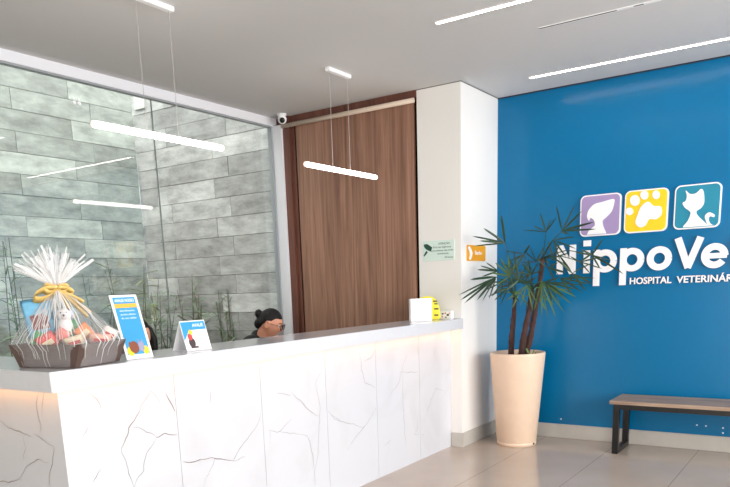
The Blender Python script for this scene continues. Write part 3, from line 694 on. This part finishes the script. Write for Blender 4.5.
for k in range(170):
    a = rnd.uniform(0, 2*PI); el = rnd.uniform(.25, 1.0); L_ = rnd.uniform(.11, .21)
    d = Vector((math.cos(a)*(1-el)*1.15-.10, math.sin(a)*(1-el)*1.15-.10, .55+.45*el)).normalized()
    s = d.cross(Vector((rnd.uniform(-1, 1), rnd.uniform(-1, 1), .2))).normalized(); pr = None; wmax = rnd.uniform(.003, .009); cr = rnd.uniform(-.4, .4)
    for j in range(7):
        u = j/6; p = tie+Vector((0, 0, .0))+d*L_*u+Vector((rnd.uniform(-1, 1), rnd.uniform(-1, 1), 0))*.002*j*.5+Vector((math.cos(a), math.sin(a), 0))*.05*u*u*(1-el)
        ww = .001+wmax*u**1.2*(1 if j < 6 else .75); fold = s.cross(d)*ww*cr
        cur = (bm.verts.new(p-s*ww), bm.verts.new(p+fold), bm.verts.new(p+s*ww))
        if pr:
            f1 = bm.faces.new((pr[0], pr[1], cur[1], cur[0])); f2 = bm.faces.new((pr[1], pr[2], cur[2], cur[1])); f1.material_index = 0 if k % 2 else 1; f2.material_index = 0 if k % 3 else 1
        pr = cur
obj('cellophane_plume', bm, [film('cellophane_gather', (250, 250, 252), .4, .15), M_fold], bk)
bm = B()    # bow
tube(bm, [tie+Vector((.018*math.cos(k*PI/8), .018*math.sin(k*PI/8), 0)) for k in range(17)], .009, 8)
camdir = Vector((U.dot(CAM-BC), W.dot(CAM-BC), 0)).normalized(); sd = Vector((-camdir.y, camdir.x, 0))
def ribbonloop(dx, dz, L_, w_, tail=False):
    pr = None; n = 10
    for j in range(n+1):
        u = j/n
        if tail: p = tie+camdir*.024+sd*dx*L_*u+Z*(dz*L_*u-.02*u*u)
        else:
            a = 2*PI*u; p = tie+camdir*.022+sd*dx*L_*(1-math.cos(a))/2+Z*(dz*L_*(1-math.cos(a))/2+math.sin(a)*w_*.45)
        s = camdir*(w_*.2)+Z*(w_*.3)+sd*(w_*.25 if tail else w_*.15)
        cur = (bm.verts.new(p-s), bm.verts.new(p+s))
        if pr: bm.faces.new((pr[0], pr[1], cur[1], cur[0]))
        pr = cur
for dx, dz, L_, w_ in ((1, .15, .05, .036), (1, -.25, .07, .036), (-1, .15, .06, .04), (-1, -.30, .105, .048), (.3, .8, .03, .02)): ribbonloop(dx, dz, L_, w_)
for dx, dz, L_ in ((1, -.9, .12), (.7, -1.2, .09), (1, -.35, .11), (.9, -.6, .15)): ribbonloop(dx, dz, L_, .020, True)
bw = obj('bow', bm, M_gold, bk, True)
so = bw.modifiers.new('s', 'SOLIDIFY'); so.thickness = .0012
# contents: each its own thing
def pouch(name, loc, size, tilt, col, lab, cat, band=None, puff=.35, group=None):
    """sealed packet: puffed body with flat crimped ends"""
    t = thing(name, lab, cat, loc, 0, group); w_, h_, d_ = size
    t.rotation_euler = tilt
    bm = B(); n = 10; g = []
    for sgn in (-1, 1):
        g.append([[bm.verts.new(((i/n-.5)*w_, sgn*d_/2*(math.sin(PI*i/n)**.5)*(math.sin(PI*j/n)**.4), (j/n)*h_)) for i in range(n+1)] for j in range(n+1)])
    for s in range(2):
        for j in range(n):
            for i in range(n): bm.faces.new((g[s][j][i], g[s][j][i+1], g[s][j+1][i+1], g[s][j+1][i]))
    bmesh.ops.remove_doubles(bm, verts=bm.verts[:], dist=1e-5); obj('packet', bm, col, t, True)
    if band:
        bm = B(); x_, z0_, z1_ = .3*w_, .28*h_, .62*h_
        prism(bm, [Vector((x, -d_*.5-.0005, z)) for x, z in ((-x_, z0_), (x_, z0_), (x_, z1_), (-x_, z1_))], (0, -1, 0), .001); obj('printed_panel', bm, band, t)
    return t
fc = math.atan2(CAM.y-BC.y, CAM.x-BC.x)+PI/2   # turns local -Y to face the camera
def inb(x, y, u): # point in basket volume at pixel, at offset u (towards camera) from centre plane
    n = Vector((CAM.x-BC.x, CAM.y-BC.y, 0)).normalized(); d = ray(x, y); t_ = ((BC+n*u-CAM).dot(n))/d.dot(n); return CAM+d*t_
M_red = mat('red_foil', (206, 52, 46), .35); M_bluep = mat('light_blue_pack', (112, 178, 214), .4, var=.15, vscale=30); M_grn = mat('green_foil', (60, 160, 84), .35); M_cream = mat('cream_pack', (226, 208, 176), .5); M_brnp = mat('red_brown_print', (130, 62, 62), .5)
pouch('treat_bag', inb(46, 341, -.01), (.125, .20, .03), Euler((math.radians(-6), math.radians(-9), fc)), M_bluep, 'tall light blue treat bag inside the cellophane of the gift basket', 'treat bag', M_brnp)
pouch('treat_packet', inb(36, 346, .05), (.055, .07, .03), Euler((.2, .5, fc)), M_grn, 'green foil packet at the left front corner inside the basket', 'treat packet', None, group='small packets in the basket')
pouch('treat_packet', inb(52, 348, .07), (.085, .075, .03), Euler((.3, -.5, fc)), M_red, 'red foil packet in the front of the basket below the blue bag', 'treat packet', M_cream, group='small packets in the basket')
pouch('treat_packet', inb(64, 342, .02), (.05, .085, .03), Euler((.1, .3, fc)), mat('mid_green', (120, 176, 110), .4), 'pale green packet right beside the tall blue bag', 'treat packet', None, group='small packets in the basket')
pouch('treat_packet', inb(76, 346, .05), (.09, .05, .03), Euler((.3, -.25, fc)), M_cream, 'cream packet with red print in the middle front of the basket', 'treat packet', M_red, group='small packets in the basket')
pouch('treat_packet', inb(86, 343, -.02), (.08, .065, .03), Euler((.1, .5, fc)), M_red, 'red foil packet standing behind the cream ones', 'treat packet', M_cream, group='small packets in the basket')
pouch('treat_packet', inb(100, 343, .03), (.10, .045, .03), Euler((.3, .1, fc)), mat('peach_pack', (232, 176, 150), .5), 'peach coloured packet at the right end of the basket', 'treat packet', M_red, group='small packets in the basket')
pouch('treat_packet', inb(76, 338, -.05), (.05, .085, .03), Euler((.0, -.2, fc)), M_grn, 'green foil packet standing behind the white plush toy', 'treat packet', None, group='small packets in the basket')
pouch('treat_packet', inb(90, 338, .0), (.075, .075, .03), Euler((.1, -.7, fc)), mat('orange_pack', (232, 132, 62), .4), 'orange packet leaning behind the front row at the right', 'treat packet', M_cream, group='small packets in the basket')
pouch('treat_packet', inb(58, 340, .04), (.06, .06, .03), Euler((.2, .7, fc)), mat('pink_pack', (226, 128, 120), .4), 'pink packet wedged between the red packet and the plush toy', 'treat packet', None, group='small packets in the basket')
pouch('treat_packet', inb(107, 339, -.01), (.07, .06, .03), Euler((.2, .5, fc)), mat('white_pack', (232, 226, 220), .4), 'white packet with red print at the far right corner of the basket', 'treat packet', M_red, group='small packets in the basket')
tt = thing('plush_toy', 'small white plush dog toy peeping out of the gift basket', 'toy', inb(66, 334, .02), fc)
tt.scale = (1.25, 1.25, 1.25)
bm = B(); ball(bm, (0, 0, .03), (.028, .024, .03)); ball(bm, (0, -.004, .072), (.028, .024, .022)); ball(bm, (0, -.028, .066), (.012, .012, .009)); obj('toy_body', bm, mat('white_plush', (236, 234, 236), .9, bump=.5, bscale=90), tt, True)
for s in (-1, 1):
    bm = B(); ball(bm, (s*.028, 0, .076), (.009, .008, .02), 12); obj('ear', bm, mat('grey_plush', (170, 186, 206), .9), tt, True)
bm = B(); ball(bm, (0, -.04, .069), .004, 8); [ball(bm, (s*.010, -.025, .08), .003, 8) for s in (-1, 1)]; obj('nose_and_eyes', bm, M_dark, tt, True)
# ------------------------------------------------------------------ cards on the counter
M_sky = mat('print_blue', (52, 152, 206), .4); M_org = mat('print_orange', (240, 178, 70), .4); M_ylw = mat('print_yellow', (248, 206, 40), .4); M_prb = mat('print_brown', (132, 70, 48), .5); M_prg = mat('print_grey', (150, 150, 178), .5)
c0 = Vector((-2.900, 2.272, ZT+.001)); c1 = Vector((-2.893, 2.430, ZT+.001)); ex = (c1-c0).normalized(); tp = Vector((-2.995, 2.28, 1.477)); ey = (tp-c0); ey = (ey-ex*ey.dot(ex)); Hc = ey.length; ey.normalize(); ez = ex.cross(ey).normalized(); Wc = (c1-c0).length
t = thing('leaning_card', 'tall narrow blue printed card in a leaning clear stand beside the basket', 'display card', (0, 0, 0))
MC = basis(c0, ex, ey, ez)
def flat(bm, pts, z=.0, th=.0006, mi=0, M=None): prism(bm, [M @ Vector((x, y, z)) for x, y in pts], (M.to_3x3() @ Vector((0, 0, 1))), th, mi)
rc = lambda x0, x1, y0_, y1_: [(x0, y0_), (x1, y0_), (x1, y1_), (x0, y1_)]
ell = lambda cx, cy, rx, ry, n=14: [(cx+rx*math.cos(2*PI*k/n), cy+ry*math.sin(2*PI*k/n)) for k in range(n)]
bm = B(); flat(bm, rc(0, Wc, 0, Hc), -.003, .003, 0, MC); obj('holder', bm, M_paper, t)
bm = B(); flat(bm, rc(.014, Wc-.014, .022, Hc-.012), .0002, .0006, 0, MC); obj('print', bm, M_sky, t)
bm = B(); flat(bm, rc(.014, Wc-.014, Hc-.066, Hc-.045), .0009, .0004, 0, MC); obj('orange_band', bm, M_org, t)
for e_ in (ell(.035, .04, .02, .024), ell(.125, .04, .018, .022)):
    bm = B(); flat(bm, e_, .0009, .0004, 0, MC); obj('yellow_shape', bm, M_ylw, t)
bm = B(); flat(bm, ell(.062, .058, .026, .032), .0014, .0004, 0, MC); flat(bm, ell(.042, .062, .010, .026), .0019, .0004, 0, MC); obj('dog_picture', bm, M_prb, t)
bm = B(); flat(bm, ell(.103, .058, .018, .024), .0014, .0004, 0, MC); flat(bm, [(.088, .07), (.092, .1), (.102, .078)], .0019, .0004, 0, MC); flat(bm, [(.106, .078), (.114, .1), (.12, .07)], .0019, .0004, 0, MC); obj('cat_picture', bm, M_prg, t)
text('AVALIE NOSSO', .022, M_letter, t, MC @ Matrix.Translation((.022, Hc-.036, .0012)), .0002, 'heading', Wc-.044, .0004)
for k, s in enumerate(('atendimento', 'aponte a câmera', 'do seu celular')): text(s, .014, M_letter, t, MC @ Matrix.Translation((.035, Hc-.085-.019*k, .0012)), .0002, 'wording', Wc-.07)
bm = B(); q0 = c0.lerp(c1, .5)
prism(bm, [c0+ey*.18-ez*.004, c1+ey*.18-ez*.004, Vector((c1.x-.085, c1.y, ZT+.001)), Vector((c0.x-.085, c0.y, ZT+.001))], (1, 0, 0), .002); obj('support', bm, M_clear, t)
# tent card
t = thing('tent_card', 'small white and blue folded tent card on the counter middle', 'display card', (0, 0, 0))
c0 = Vector((-2.938, 2.70, ZT+.001)); c1 = Vector((-2.925, 2.872, ZT+.001)); ex = (c1-c0).normalized(); tp = Vector((-2.988, 2.706, 1.325)); ey = tp-c0; ey -= ex*ey.dot(ex); Hc = ey.length; ey.normalize(); ez = ex.cross(ey).normalized(); Wc = (c1-c0).length; MC = basis(c0, ex, ey, ez)
bm = B(); flat(bm, rc(0, Wc, 0, Hc), -.0015, .0015, 0, MC); T_ = c0+ey*Hc; T2_ = c1+ey*Hc
prism(bm, [T_, T2_, Vector((c1.x-.115, c1.y, ZT+.001)), Vector((c0.x-.115, c0.y, ZT+.001))], (1, 0, .3), .0012); prism(bm, [Vector((c0.x-.115, c0.y, ZT+.001)), Vector((c1.x-.115, c1.y, ZT+.001)), c1, c0], (0, 0, 1), .0008); obj('folded_card', bm, M_paper, t)
bm = B(); flat(bm, rc(.004, Wc-.004, Hc-.052, Hc-.006), .0003, .0004, 0, MC); flat(bm, [(.004, Hc-.052), (.05, Hc-.052), (.004, Hc-.11)], .0003, .0004, 0, MC); obj('blue_print', bm, M_sky, t)
bm = B(); flat(bm, ell(.05, .045, .022, .028), .0006, .0004, 0, MC); flat(bm, rc(.035, .085, .014, .024), .0008, .0004, 0, MC); obj('dark_picture', bm, mat('print_dark', (70, 52, 56), .5), t)
bm = B(); flat(bm, ell(.045, .078, .016, .02), .0012, .0004, 0, MC); obj('red_picture', bm, mat('print_red', (196, 70, 66), .5), t)
bm = B(); flat(bm, ell(.055, .104, .012, .014), .0014, .0004, 0, MC); obj('yellow_picture', bm, M_ylw, t)
text('AVALIE', .026, M_letter, t, MC @ Matrix.Translation((.08, Hc-.036, .0009)), .0002, 'heading', .075, .0004)
for k in range(3): text('sua opinião conta', .011, mat('print_text', (110, 140, 170), .5), t, MC @ Matrix.Translation((.088, Hc-.07-.018*k, .0004)), .0002, 'wording', .07)
# white card holder, yellow pouch, little box at the pillar
c0 = Vector((-3.045, 5.322, ZT+.001)); c1 = Vector((-2.917, 5.462, ZT+.001)); ex = (c1-c0).normalized(); ez = ex.cross(Z).normalized(); ey = Z; MC = basis(c0, ex, Z, ex.cross(Z)); Wc = (c1-c0).length
t = thing('card_holder', 'square white card holder on the counter near the pillar', 'card holder', (0, 0, 0))
bm = B(); box(bm, 0, Wc, 0, .19, -.05, 0, bev=.003, M=MC); obj('holder', bm, M_paper, t)
bm = B()
for k in range(3): flat(bm, rc(.115, .165, .072-.010*k, .076-.010*k), .0002, .0004, 0, MC)
obj('printed_lines', bm, mat('print_pale', (205, 206, 210), .5), t)
t = thing('yellow_pouch', 'bright yellow rounded pouch standing behind the white card holder', 'pouch', (-3.035, 5.66, ZT+.001), math.radians(28))
bm = B(); pts = [(-.10, 0), (.075, 0), (.085, .02), (.075, .10), (.055, .16), (.02, .195), (-.03, .205), (-.09, .195)]
prism(bm, [Vector((x, -.02, z)) for x, z in pts], (0, 1, 0), .04); bmesh.ops.bevel(bm, geom=bm.edges[:], offset=.006, segments=2, affect='EDGES'); obj('pouch_body', bm, mat('bright_yellow', (238, 226, 60), .4), t)
for x0, x1, z0, z1 in ((.02, .055, .15, .165), (.03, .06, .13, .142), (.03, .068, .085, .1), (.03, .065, .03, .045)):
    bm = B(); prism(bm, [Vector((x, -.0205, z)) for x, z in rc(x0, x1, z0, z1)], (0, -1, 0), .0006); obj('print_mark', bm, mat('print_olive', (96, 92, 40), .5), t)
t = thing('small_box', 'little white box with dark and red print beside the pillar', 'box', (-2.93, 5.765, ZT+.001))
bm = B(); box(bm, -.055, .05, -.025, .03, 0, .07, bev=.002); obj('carton', bm, M_paper, t)
for x, z, r in ((-.03, .045, .01), (.02, .035, .013), (.0, .015, .008)):
    bm = B(); prism(bm, [Vector((a, -.0252, b)) for a, b in ell(x, z, r, r*.7)], (0, -1, 0), .0005); obj('print_mark', bm, mat('print_black', (50, 40, 44), .5), t)
for x, z, r in ((-.005, .05, .009), (.035, .05, .007), (-.035, .02, .008)):
    bm = B(); prism(bm, [Vector((a, -.0252, b)) for a, b in ell(x, z, r, r*.8)], (0, -1, 0), .0005); obj('print_mark', bm, mat('print_pink', (206, 110, 110), .5), t)

# ------------------------------------------------------------------ people
def cap(bm, a, b, ra, rb, seg=14):
    a = Vector(a); b = Vector(b); d = (b-a); L_ = d.length; n = 5; pts = []; rs = []
    dn = d.normalized()
    for k in range(n): th = PI/2*(1-k/n); pts.append(a-dn*ra*math.sin(th)); rs.append(max(.0006, ra*math.cos(th)))
    pts += [a, b]; rs += [ra, rb]
    for k in range(1, n+1): th = PI/2*k/n; pts.append(b+dn*rb*math.sin(th)); rs.append(max(.0006, rb*math.cos(th)))
    tube(bm, pts, rs, seg)
def remeshed(name, bm, m, parent, vox, smooth=6):
    me = bpy.data.meshes.new('tmp'); bmesh.ops.recalc_face_normals(bm, faces=bm.faces[:]); bm.to_mesh(me); bm.free()
    o = bpy.data.objects.new('tmp', me); C.objects.link(o)
    r = o.modifiers.new('r', 'REMESH'); r.mode = 'VOXEL'; r.voxel_size = vox
    s = o.modifiers.new('s', 'SMOOTH'); s.factor = .5; s.iterations = smooth
    dg = bpy.context.evaluated_depsgraph_get(); me2 = bpy.data.meshes.new_from_object(o.evaluated_get(dg)); bpy.data.objects.remove(o)
    me2.name = name; me2.materials.clear(); me2.materials.append(m)
    for p in me2.polygons: p.use_smooth = True
    o = bpy.data.objects.new(name, me2); C.objects.link(o)
    if parent: o.parent = parent
    return o
def ears(bm, MH):
    for s in (-1, 1):
        tube(bm, [MH @ Vector((s*.076, .006+.016*math.cos(a*PI/5), -.006+.030*math.sin(a*PI/5))) + (MH.to_3x3() @ Vector((s*.006, 0, 0))) for a in range(11)], .0055, 8)
        ball(bm, MH @ Vector((s*.074, .006, -.008)), .014, 12)
def person(nm_loc, yaw, lab, hp, hyaw, hoff, hair_style, skin, glasses=False):
    """local frame: faces -Y, origin on floor under the hips"""
    t = thing('person', lab, 'person', nm_loc, yaw, 'receptionists behind the counter')
    MH = Matrix.Translation(Vector(hoff)) @ Matrix.Rotation(hyaw, 4, 'Z') @ Matrix.Rotation(hp, 4, 'X')
    bm = B()
    sphere_head(bm, MH); ears(bm, MH)
    nk = MH @ Vector((0, .028, -.06)); cb = Vector((0, .03, 1.02))
    cap(bm, nk, cb, .052, .058)
    cap(bm, (0, .03, .98), (0, .01, .62), .105, .12); cap(bm, (-.09, .03, 1.0), (.09, .03, 1.0), .07, .07); cap(bm, (-.06, .02, .80), (.06, .02, .80), .10, .10)
    cap(bm, (-.09, .02, .56), (.09, .02, .56), .11, .11)
    for s in (-1, 1):
        sh = Vector((s*.165, .03, 1.03)); el = Vector((s*.215, -.06, .76)); wr = Vector((s*.12, -.27, .785))
        cap(bm, sh, el, .050, .038); cap(bm, el, wr, .038, .026)
        hd = (wr+Vector((-s*.012, -.05, -.004))); cap(bm, wr, hd, .026, .034)
        for i, (dx, ln) in enumerate(((-.027, .060), (-.009, .070), (.009, .066), (.026, .052))):
            k0 = hd+Vector((dx, -.02, 0)); k1 = k0+Vector((dx*.2, -ln*.55, .004)); k2 = k1+Vector((0, -ln*.45, -.018)); cap(bm, k0, k1, .0088, .008, 8); cap(bm, k1, k2, .008, .0068, 8)
        k0 = hd+Vector((-s*.026, .02, -.002)); k1 = k0+Vector((-s*.024, -.028, -.004)); k2 = k1+Vector((-s*.002, -.026, -.006)); cap(bm, k0, k1, .011, .009, 8); cap(bm, k1, k2, .009, .0075, 8)
        hip = Vector((s*.09, .0, .56)); kn = Vector((s*.11, -.40, .54)); an = Vector((s*.11, -.36, .10)); cap(bm, hip, kn, .080, .058); cap(bm, kn, an, .056, .036); cap(bm, an+Vector((0, .02, -.05)), an+Vector((0, -.13, -.07)), .036, .026)
    remeshed('body', bm, skin, t, .006, 3)
    bm = B()
    cap(bm, (0, .03, .99), (0, .01, .60), .115, .132); cap(bm, (-.105, .03, 1.03), (.105, .03, 1.03), .088, .088); cap(bm, (-.06, .02, .80), (.06, .02, .80), .112, .112); cap(bm, (0, .032, 1.03), (0, .030, 1.09), .080, .066)
    for s in (-1, 1):
        sh = Vector((s*.165, .03, 1.03)); el = Vector((s*.215, -.06, .76)); wr = Vector((s*.16, -.17, .773)); cap(bm, sh, el, .066, .056); cap(bm, el, wr, .056, .044)
    remeshed('shirt', bm, M_shirt, t, .010, 2)
    bm = B(); cap(bm, (-.09, .02, .565), (.09, .02, .565), .122, .122)
    for s in (-1, 1):
        hip = Vector((s*.09, .0, .56)); kn = Vector((s*.11, -.40, .54)); an = Vector((s*.11, -.36, .16)); cap(bm, hip, kn, .092, .070); cap(bm, kn, an, .068, .052)
    remeshed('trousers', bm, mat('dark_trousers', (34, 36, 44), .8), t, .013, 4)
    for s in (-1, 1):
        bm = B(); a = Vector((s*.11, -.34, .045)); cap(bm, a, a+Vector((0, -.15, -.008)), .044, .036)
        for v in bm.verts: v.co.z = max(.0, v.co.z)
        obj('shoe', bm, M_dark, t, True)
    # hair: shell over skull, clear of the face
    bm = B(); q = bmesh.ops.create_uvsphere(bm, u_segments=48, v_segments=36, radius=1)
    dele = []
    for v in q['verts']:
        n = v.co.copy(); x, y, z = n.x*.084, n.y*.105+.006, n.z*.122+.004
        j = 1+.02*noise.noise(Vector((n.x*14, n.y*3, n.z*3)))
        hl = .050+.03*max(0, 1-(n.x/.75)**2)      # hairline height over the forehead
        zl = .062 if y < -.06 else (.062-(y+.06)/.06*.042 if y < 0 else (.020-y/.05*.035 if y < .05 else -.015-min(1, (y-.05)/.04)*.05))
        face = z < zl
        if z < -.02:
            kk = min(1, (-.02-z)/.09); x *= 1-.34*kk; y = y*(1-.14*kk) if y < 0 else y*(1-.45*kk)
        if face: x *= .82; y = y*.82+.004; z *= .92
        v.co = MH @ Vector((x*j, y*j, z*j))
    if hair_style == 'bun':
        Mb = MH
        ball(bm, Mb @ Vector((-.0, .118, .045)), (.036, .034, .036), 18); ball(bm, Mb @ Vector((.018, .128, .062)), .018, 12); ball(bm, Mb @ Vector((0, .098, -.035)), (.042, .032, .045), 16)
    else:
        for s in (-1, 1):
            for k in range(3):
                pts = [MH @ Vector((s*(.070+.006*k), -.02+.04*k, .055)), MH @ Vector((s*(.092+.002*k), -.03+.045*k, -.03)), MH @ Vector((s*(.088+.004*k), -.035+.045*k, -.12)), MH @ Vector((s*(.075+.01*k), -.02+.05*k, -.20)), MH @ Vector((s*(.07+.01*k), .0+.04*k, -.27))]
                tube(bm, pts, [.018, .026, .028, .024, .008], 10)
        cap(bm, MH @ Vector((0, .075, .02)), MH @ Vector((0, .085, -.20)), .06, .045)
    remeshed('hair', bm, M_hair, t, .006, 2)
    for s in (-1, 1):
        bm = B(); ball(bm, MH @ Vector((s*.031, -.0785, .004)), .0115, 14); ball(bm, MH @ (Vector((s*.031, -.0868, .0015))), .0050, 10, mi=1); obj('eye', bm, [M_eye, M_iris], t, True)
        bm = B(); tube(bm, [MH @ Vector((s*(.031-.013+.0026*k), -.0865-.0035*math.sin(PI*k/10), .006+.0045*math.sin(PI*k/10))) for k in range(11)], [.001]+[.0036]*9+[.001], 8); obj('eyelid', bm, skin, t, True)
        bm = B(); tube(bm, [MH @ Vector((s*(.014+.010*k), -.099+.0035*k*k*.9, .028+.003*math.sin(k*1.1))) for k in range(5)], [.0015, .003, .003, .0025, .001], 6); obj('eyebrow', bm, M_hair, t, True)
    bm = B(); tube(bm, [MH @ Vector((-.022+.0055*k, -.0985+.0008*abs(k-4)**1.6, -.0605+.0012*math.sin(k*.8))) for k in range(9)], [.001, .0035, .0045, .005, .0052, .005, .0045, .0035, .001], 8); obj('lips', bm, M_lips, t, True)
    if glasses:
        bm = B()
        for s in (-1, 1):
            tube(bm, [MH @ Vector((s*.034+.026*math.cos(a*PI/12), -.112+.006*abs(math.cos(a*PI/12)), .002+.024*math.sin(a*PI/12))) for a in range(25)], .0034, 6)
            tube(bm, [MH @ Vector((s*.056, -.106, .010)), MH @ Vector((s*.078, -.05, .010)), MH @ Vector((s*.082, .005, .006))], .0018, 6)
        tube(bm, [MH @ Vector((-.010, -.112, .008)), MH @ Vector((0, -.115, .011)), MH @ Vector((.010, -.112, .008))], .002, 6)
        obj('glasses', bm, mat('glasses_frame', (40, 22, 20), .3), t, True)
    return t
def sphere_head(bm, MH):
    q = bmesh.ops.create_uvsphere(bm, u_segments=56, v_segments=44, radius=1)
    g = lambda x, z, cx, cz, sx, sz: math.exp(-((x-cx)/sx)**2-((z-cz)/sz)**2)
    for v in q['verts']:
        n = v.co.copy(); x, y, z = n.x*.076, n.y*.096, n.z*.116
        if z < -.02:
            k = min(1, (-.02-z)/.09); x *= 1-.30*k; y = y*(1-.10*k) if y < 0 else y*(1-.45*k)
        if n.y < 0:
            fr = max(0, -n.y)**.6
            y -= (.024*g(x, z, 0, -.028, .011, .015)+.012*g(x, z, 0, -.006, .008, .022))*fr
            y -= .005*g(x, z, 0, .028, .05, .012)*fr
            y += .011*(g(x, z, .031, .006, .016, .012)+g(x, z, -.031, .006, .016, .012))*fr
            y -= .006*g(x, z, 0, -.060, .020, .011)*fr
            y -= .010*g(x, z, 0, -.094, .02, .014)*fr
            y -= .005*(g(x, z, .04, -.028, .02, .02)+g(x, z, -.04, -.028, .02, .02))*fr
        v.co = MH @ Vector((x, y, z))
def facing(dx, dy): return math.atan2(dy, dx)+PI/2     # local -Y towards (dx,dy)
def put(px, py, X, yaw, hoff):
    h_ = on(px, py, 0, X); R_ = Matrix.Rotation(yaw, 3, 'Z'); o_ = R_ @ Vector((hoff[0], hoff[1], 0)); return (h_.x-o_.x, h_.y-o_.y, 0), h_.z
yaw2 = facing(1, .12); loc2, z2 = put(270.5, 323.5, -3.92, yaw2, (0, -.10, 0))
person(loc2, yaw2, 'seated woman in black with hair bun and round glasses looking down', math.radians(20), facing(.90, .42)-yaw2, (0, -.10, z2), 'bun', M_skin, True)
yaw1 = facing(1, -.15); loc1, z1 = put(138.5, 336, -3.92, yaw1, (0, -.03, 0))
person(loc1, yaw1, 'seated woman with loose dark hair half hidden behind the tall card', math.radians(6), facing(.85, -.40)-yaw1, (0, -.03, z1), 'loose', M_skin2)
def chair(loc, yaw, lab):
    t = thing('office_chair', lab, 'chair', loc, yaw, 'office chairs behind the counter')
    M_ch = mat('chair_black', (26, 26, 28), .7)
    bm = B(); box(bm, -.22, .22, -.22, .20, .385, .445, bev=.02); obj('seat', bm, M_ch, t)
    bm = B(); box(bm, -.20, .20, .20, .245, .52, .95, bev=.02); obj('backrest', bm, M_ch, t)
    bm = B(); tube(bm, [(0, .0, .385), (0, .0, .09)], .03, 14); tube(bm, [(0, .1, .39), (0, .22, .40), (0, .235, .6)], .018, 10); obj('post', bm, M_dark, t)
    for k in range(5):
        a = 2*PI*k/5+.3; bm = B(); tube(bm, [(0, 0, .10), (.27*math.cos(a), .27*math.sin(a), .07)], [.022, .014], 10); obj('leg', bm, M_dark, t)
        bm = B(); ball(bm, (.27*math.cos(a), .27*math.sin(a), .028), .028, 12); obj('castor', bm, M_dark, t, True)
chair(loc2, yaw2, 'black office chair under the woman with the bun and glasses'); chair(loc1, yaw1, 'black office chair under the woman behind the tall card')

# ------------------------------------------------------------------ daylight
w_ = bpy.data.worlds.new('sky'); bpy.context.scene.world = w_; w_.use_nodes = True
bg = w_.node_tree.nodes['Background']; bg.inputs[0].default_value = (1, .985, .97, 1); bg.inputs[1].default_value = 1.3
def area(name, loc, rot, sx, sy, power, col):
    l = bpy.data.lights.new(name, 'AREA'); l.shape = 'RECTANGLE'; l.size = sx; l.size_y = sy; l.energy = power; l.color = col
    o = bpy.data.objects.new(name, l); C.objects.link(o); o.location = loc; o.rotation_euler = rot; return o
area('daylight', (XR+.5, (WY0+YB-.35)/2, 1.75), (0, math.radians(90), 0), 2.8, 6.5, 262, (1, .97, .935))
area('entrance_fill', (.4, YF-.5, 1.3), (math.radians(90), 0, 0), 4, 2.5, 62, (1, .93, .86))  # fill lamp added outside the unseen entrance to brighten the counter end
area('sky_over_garden', (-5.9, 2.0, 5.6), (0, 0, 0), 2.0, 8, 150, (1, 1, .98))

# ------------------------------------------------------------------ camera
cd = bpy.data.cameras.new('camera'); co = bpy.data.objects.new('camera', cd); C.objects.link(co)
co.matrix_world = Matrix(((MR.x, -MD.x, -MF.x, CAM.x), (MR.y, -MD.y, -MF.y, CAM.y), (MR.z, -MD.z, -MF.z, CAM.z), (0, 0, 0, 1)))
cd.sensor_width = 36; cd.sensor_fit = 'HORIZONTAL'; cd.lens = F*36/730; cd.shift_x = (365-PX)/730; cd.shift_y = (PY-243.5)/730; cd.clip_start = .02
sc = bpy.context.scene; sc.camera = co
sc.view_settings.view_transform = 'Standard'; sc.view_settings.look = 'None'; sc.view_settings.exposure = 1.1; sc.view_settings.gamma = 1
sc.cycles.max_bounces = 10; sc.cycles.transparent_max_bounces = 24; sc.cycles.diffuse_bounces = 5; sc.cycles.sample_clamp_indirect = 6
sc.cycles.use_denoising = True; sc.cycles.caustics_reflective = False; sc.cycles.caustics_refractive = False
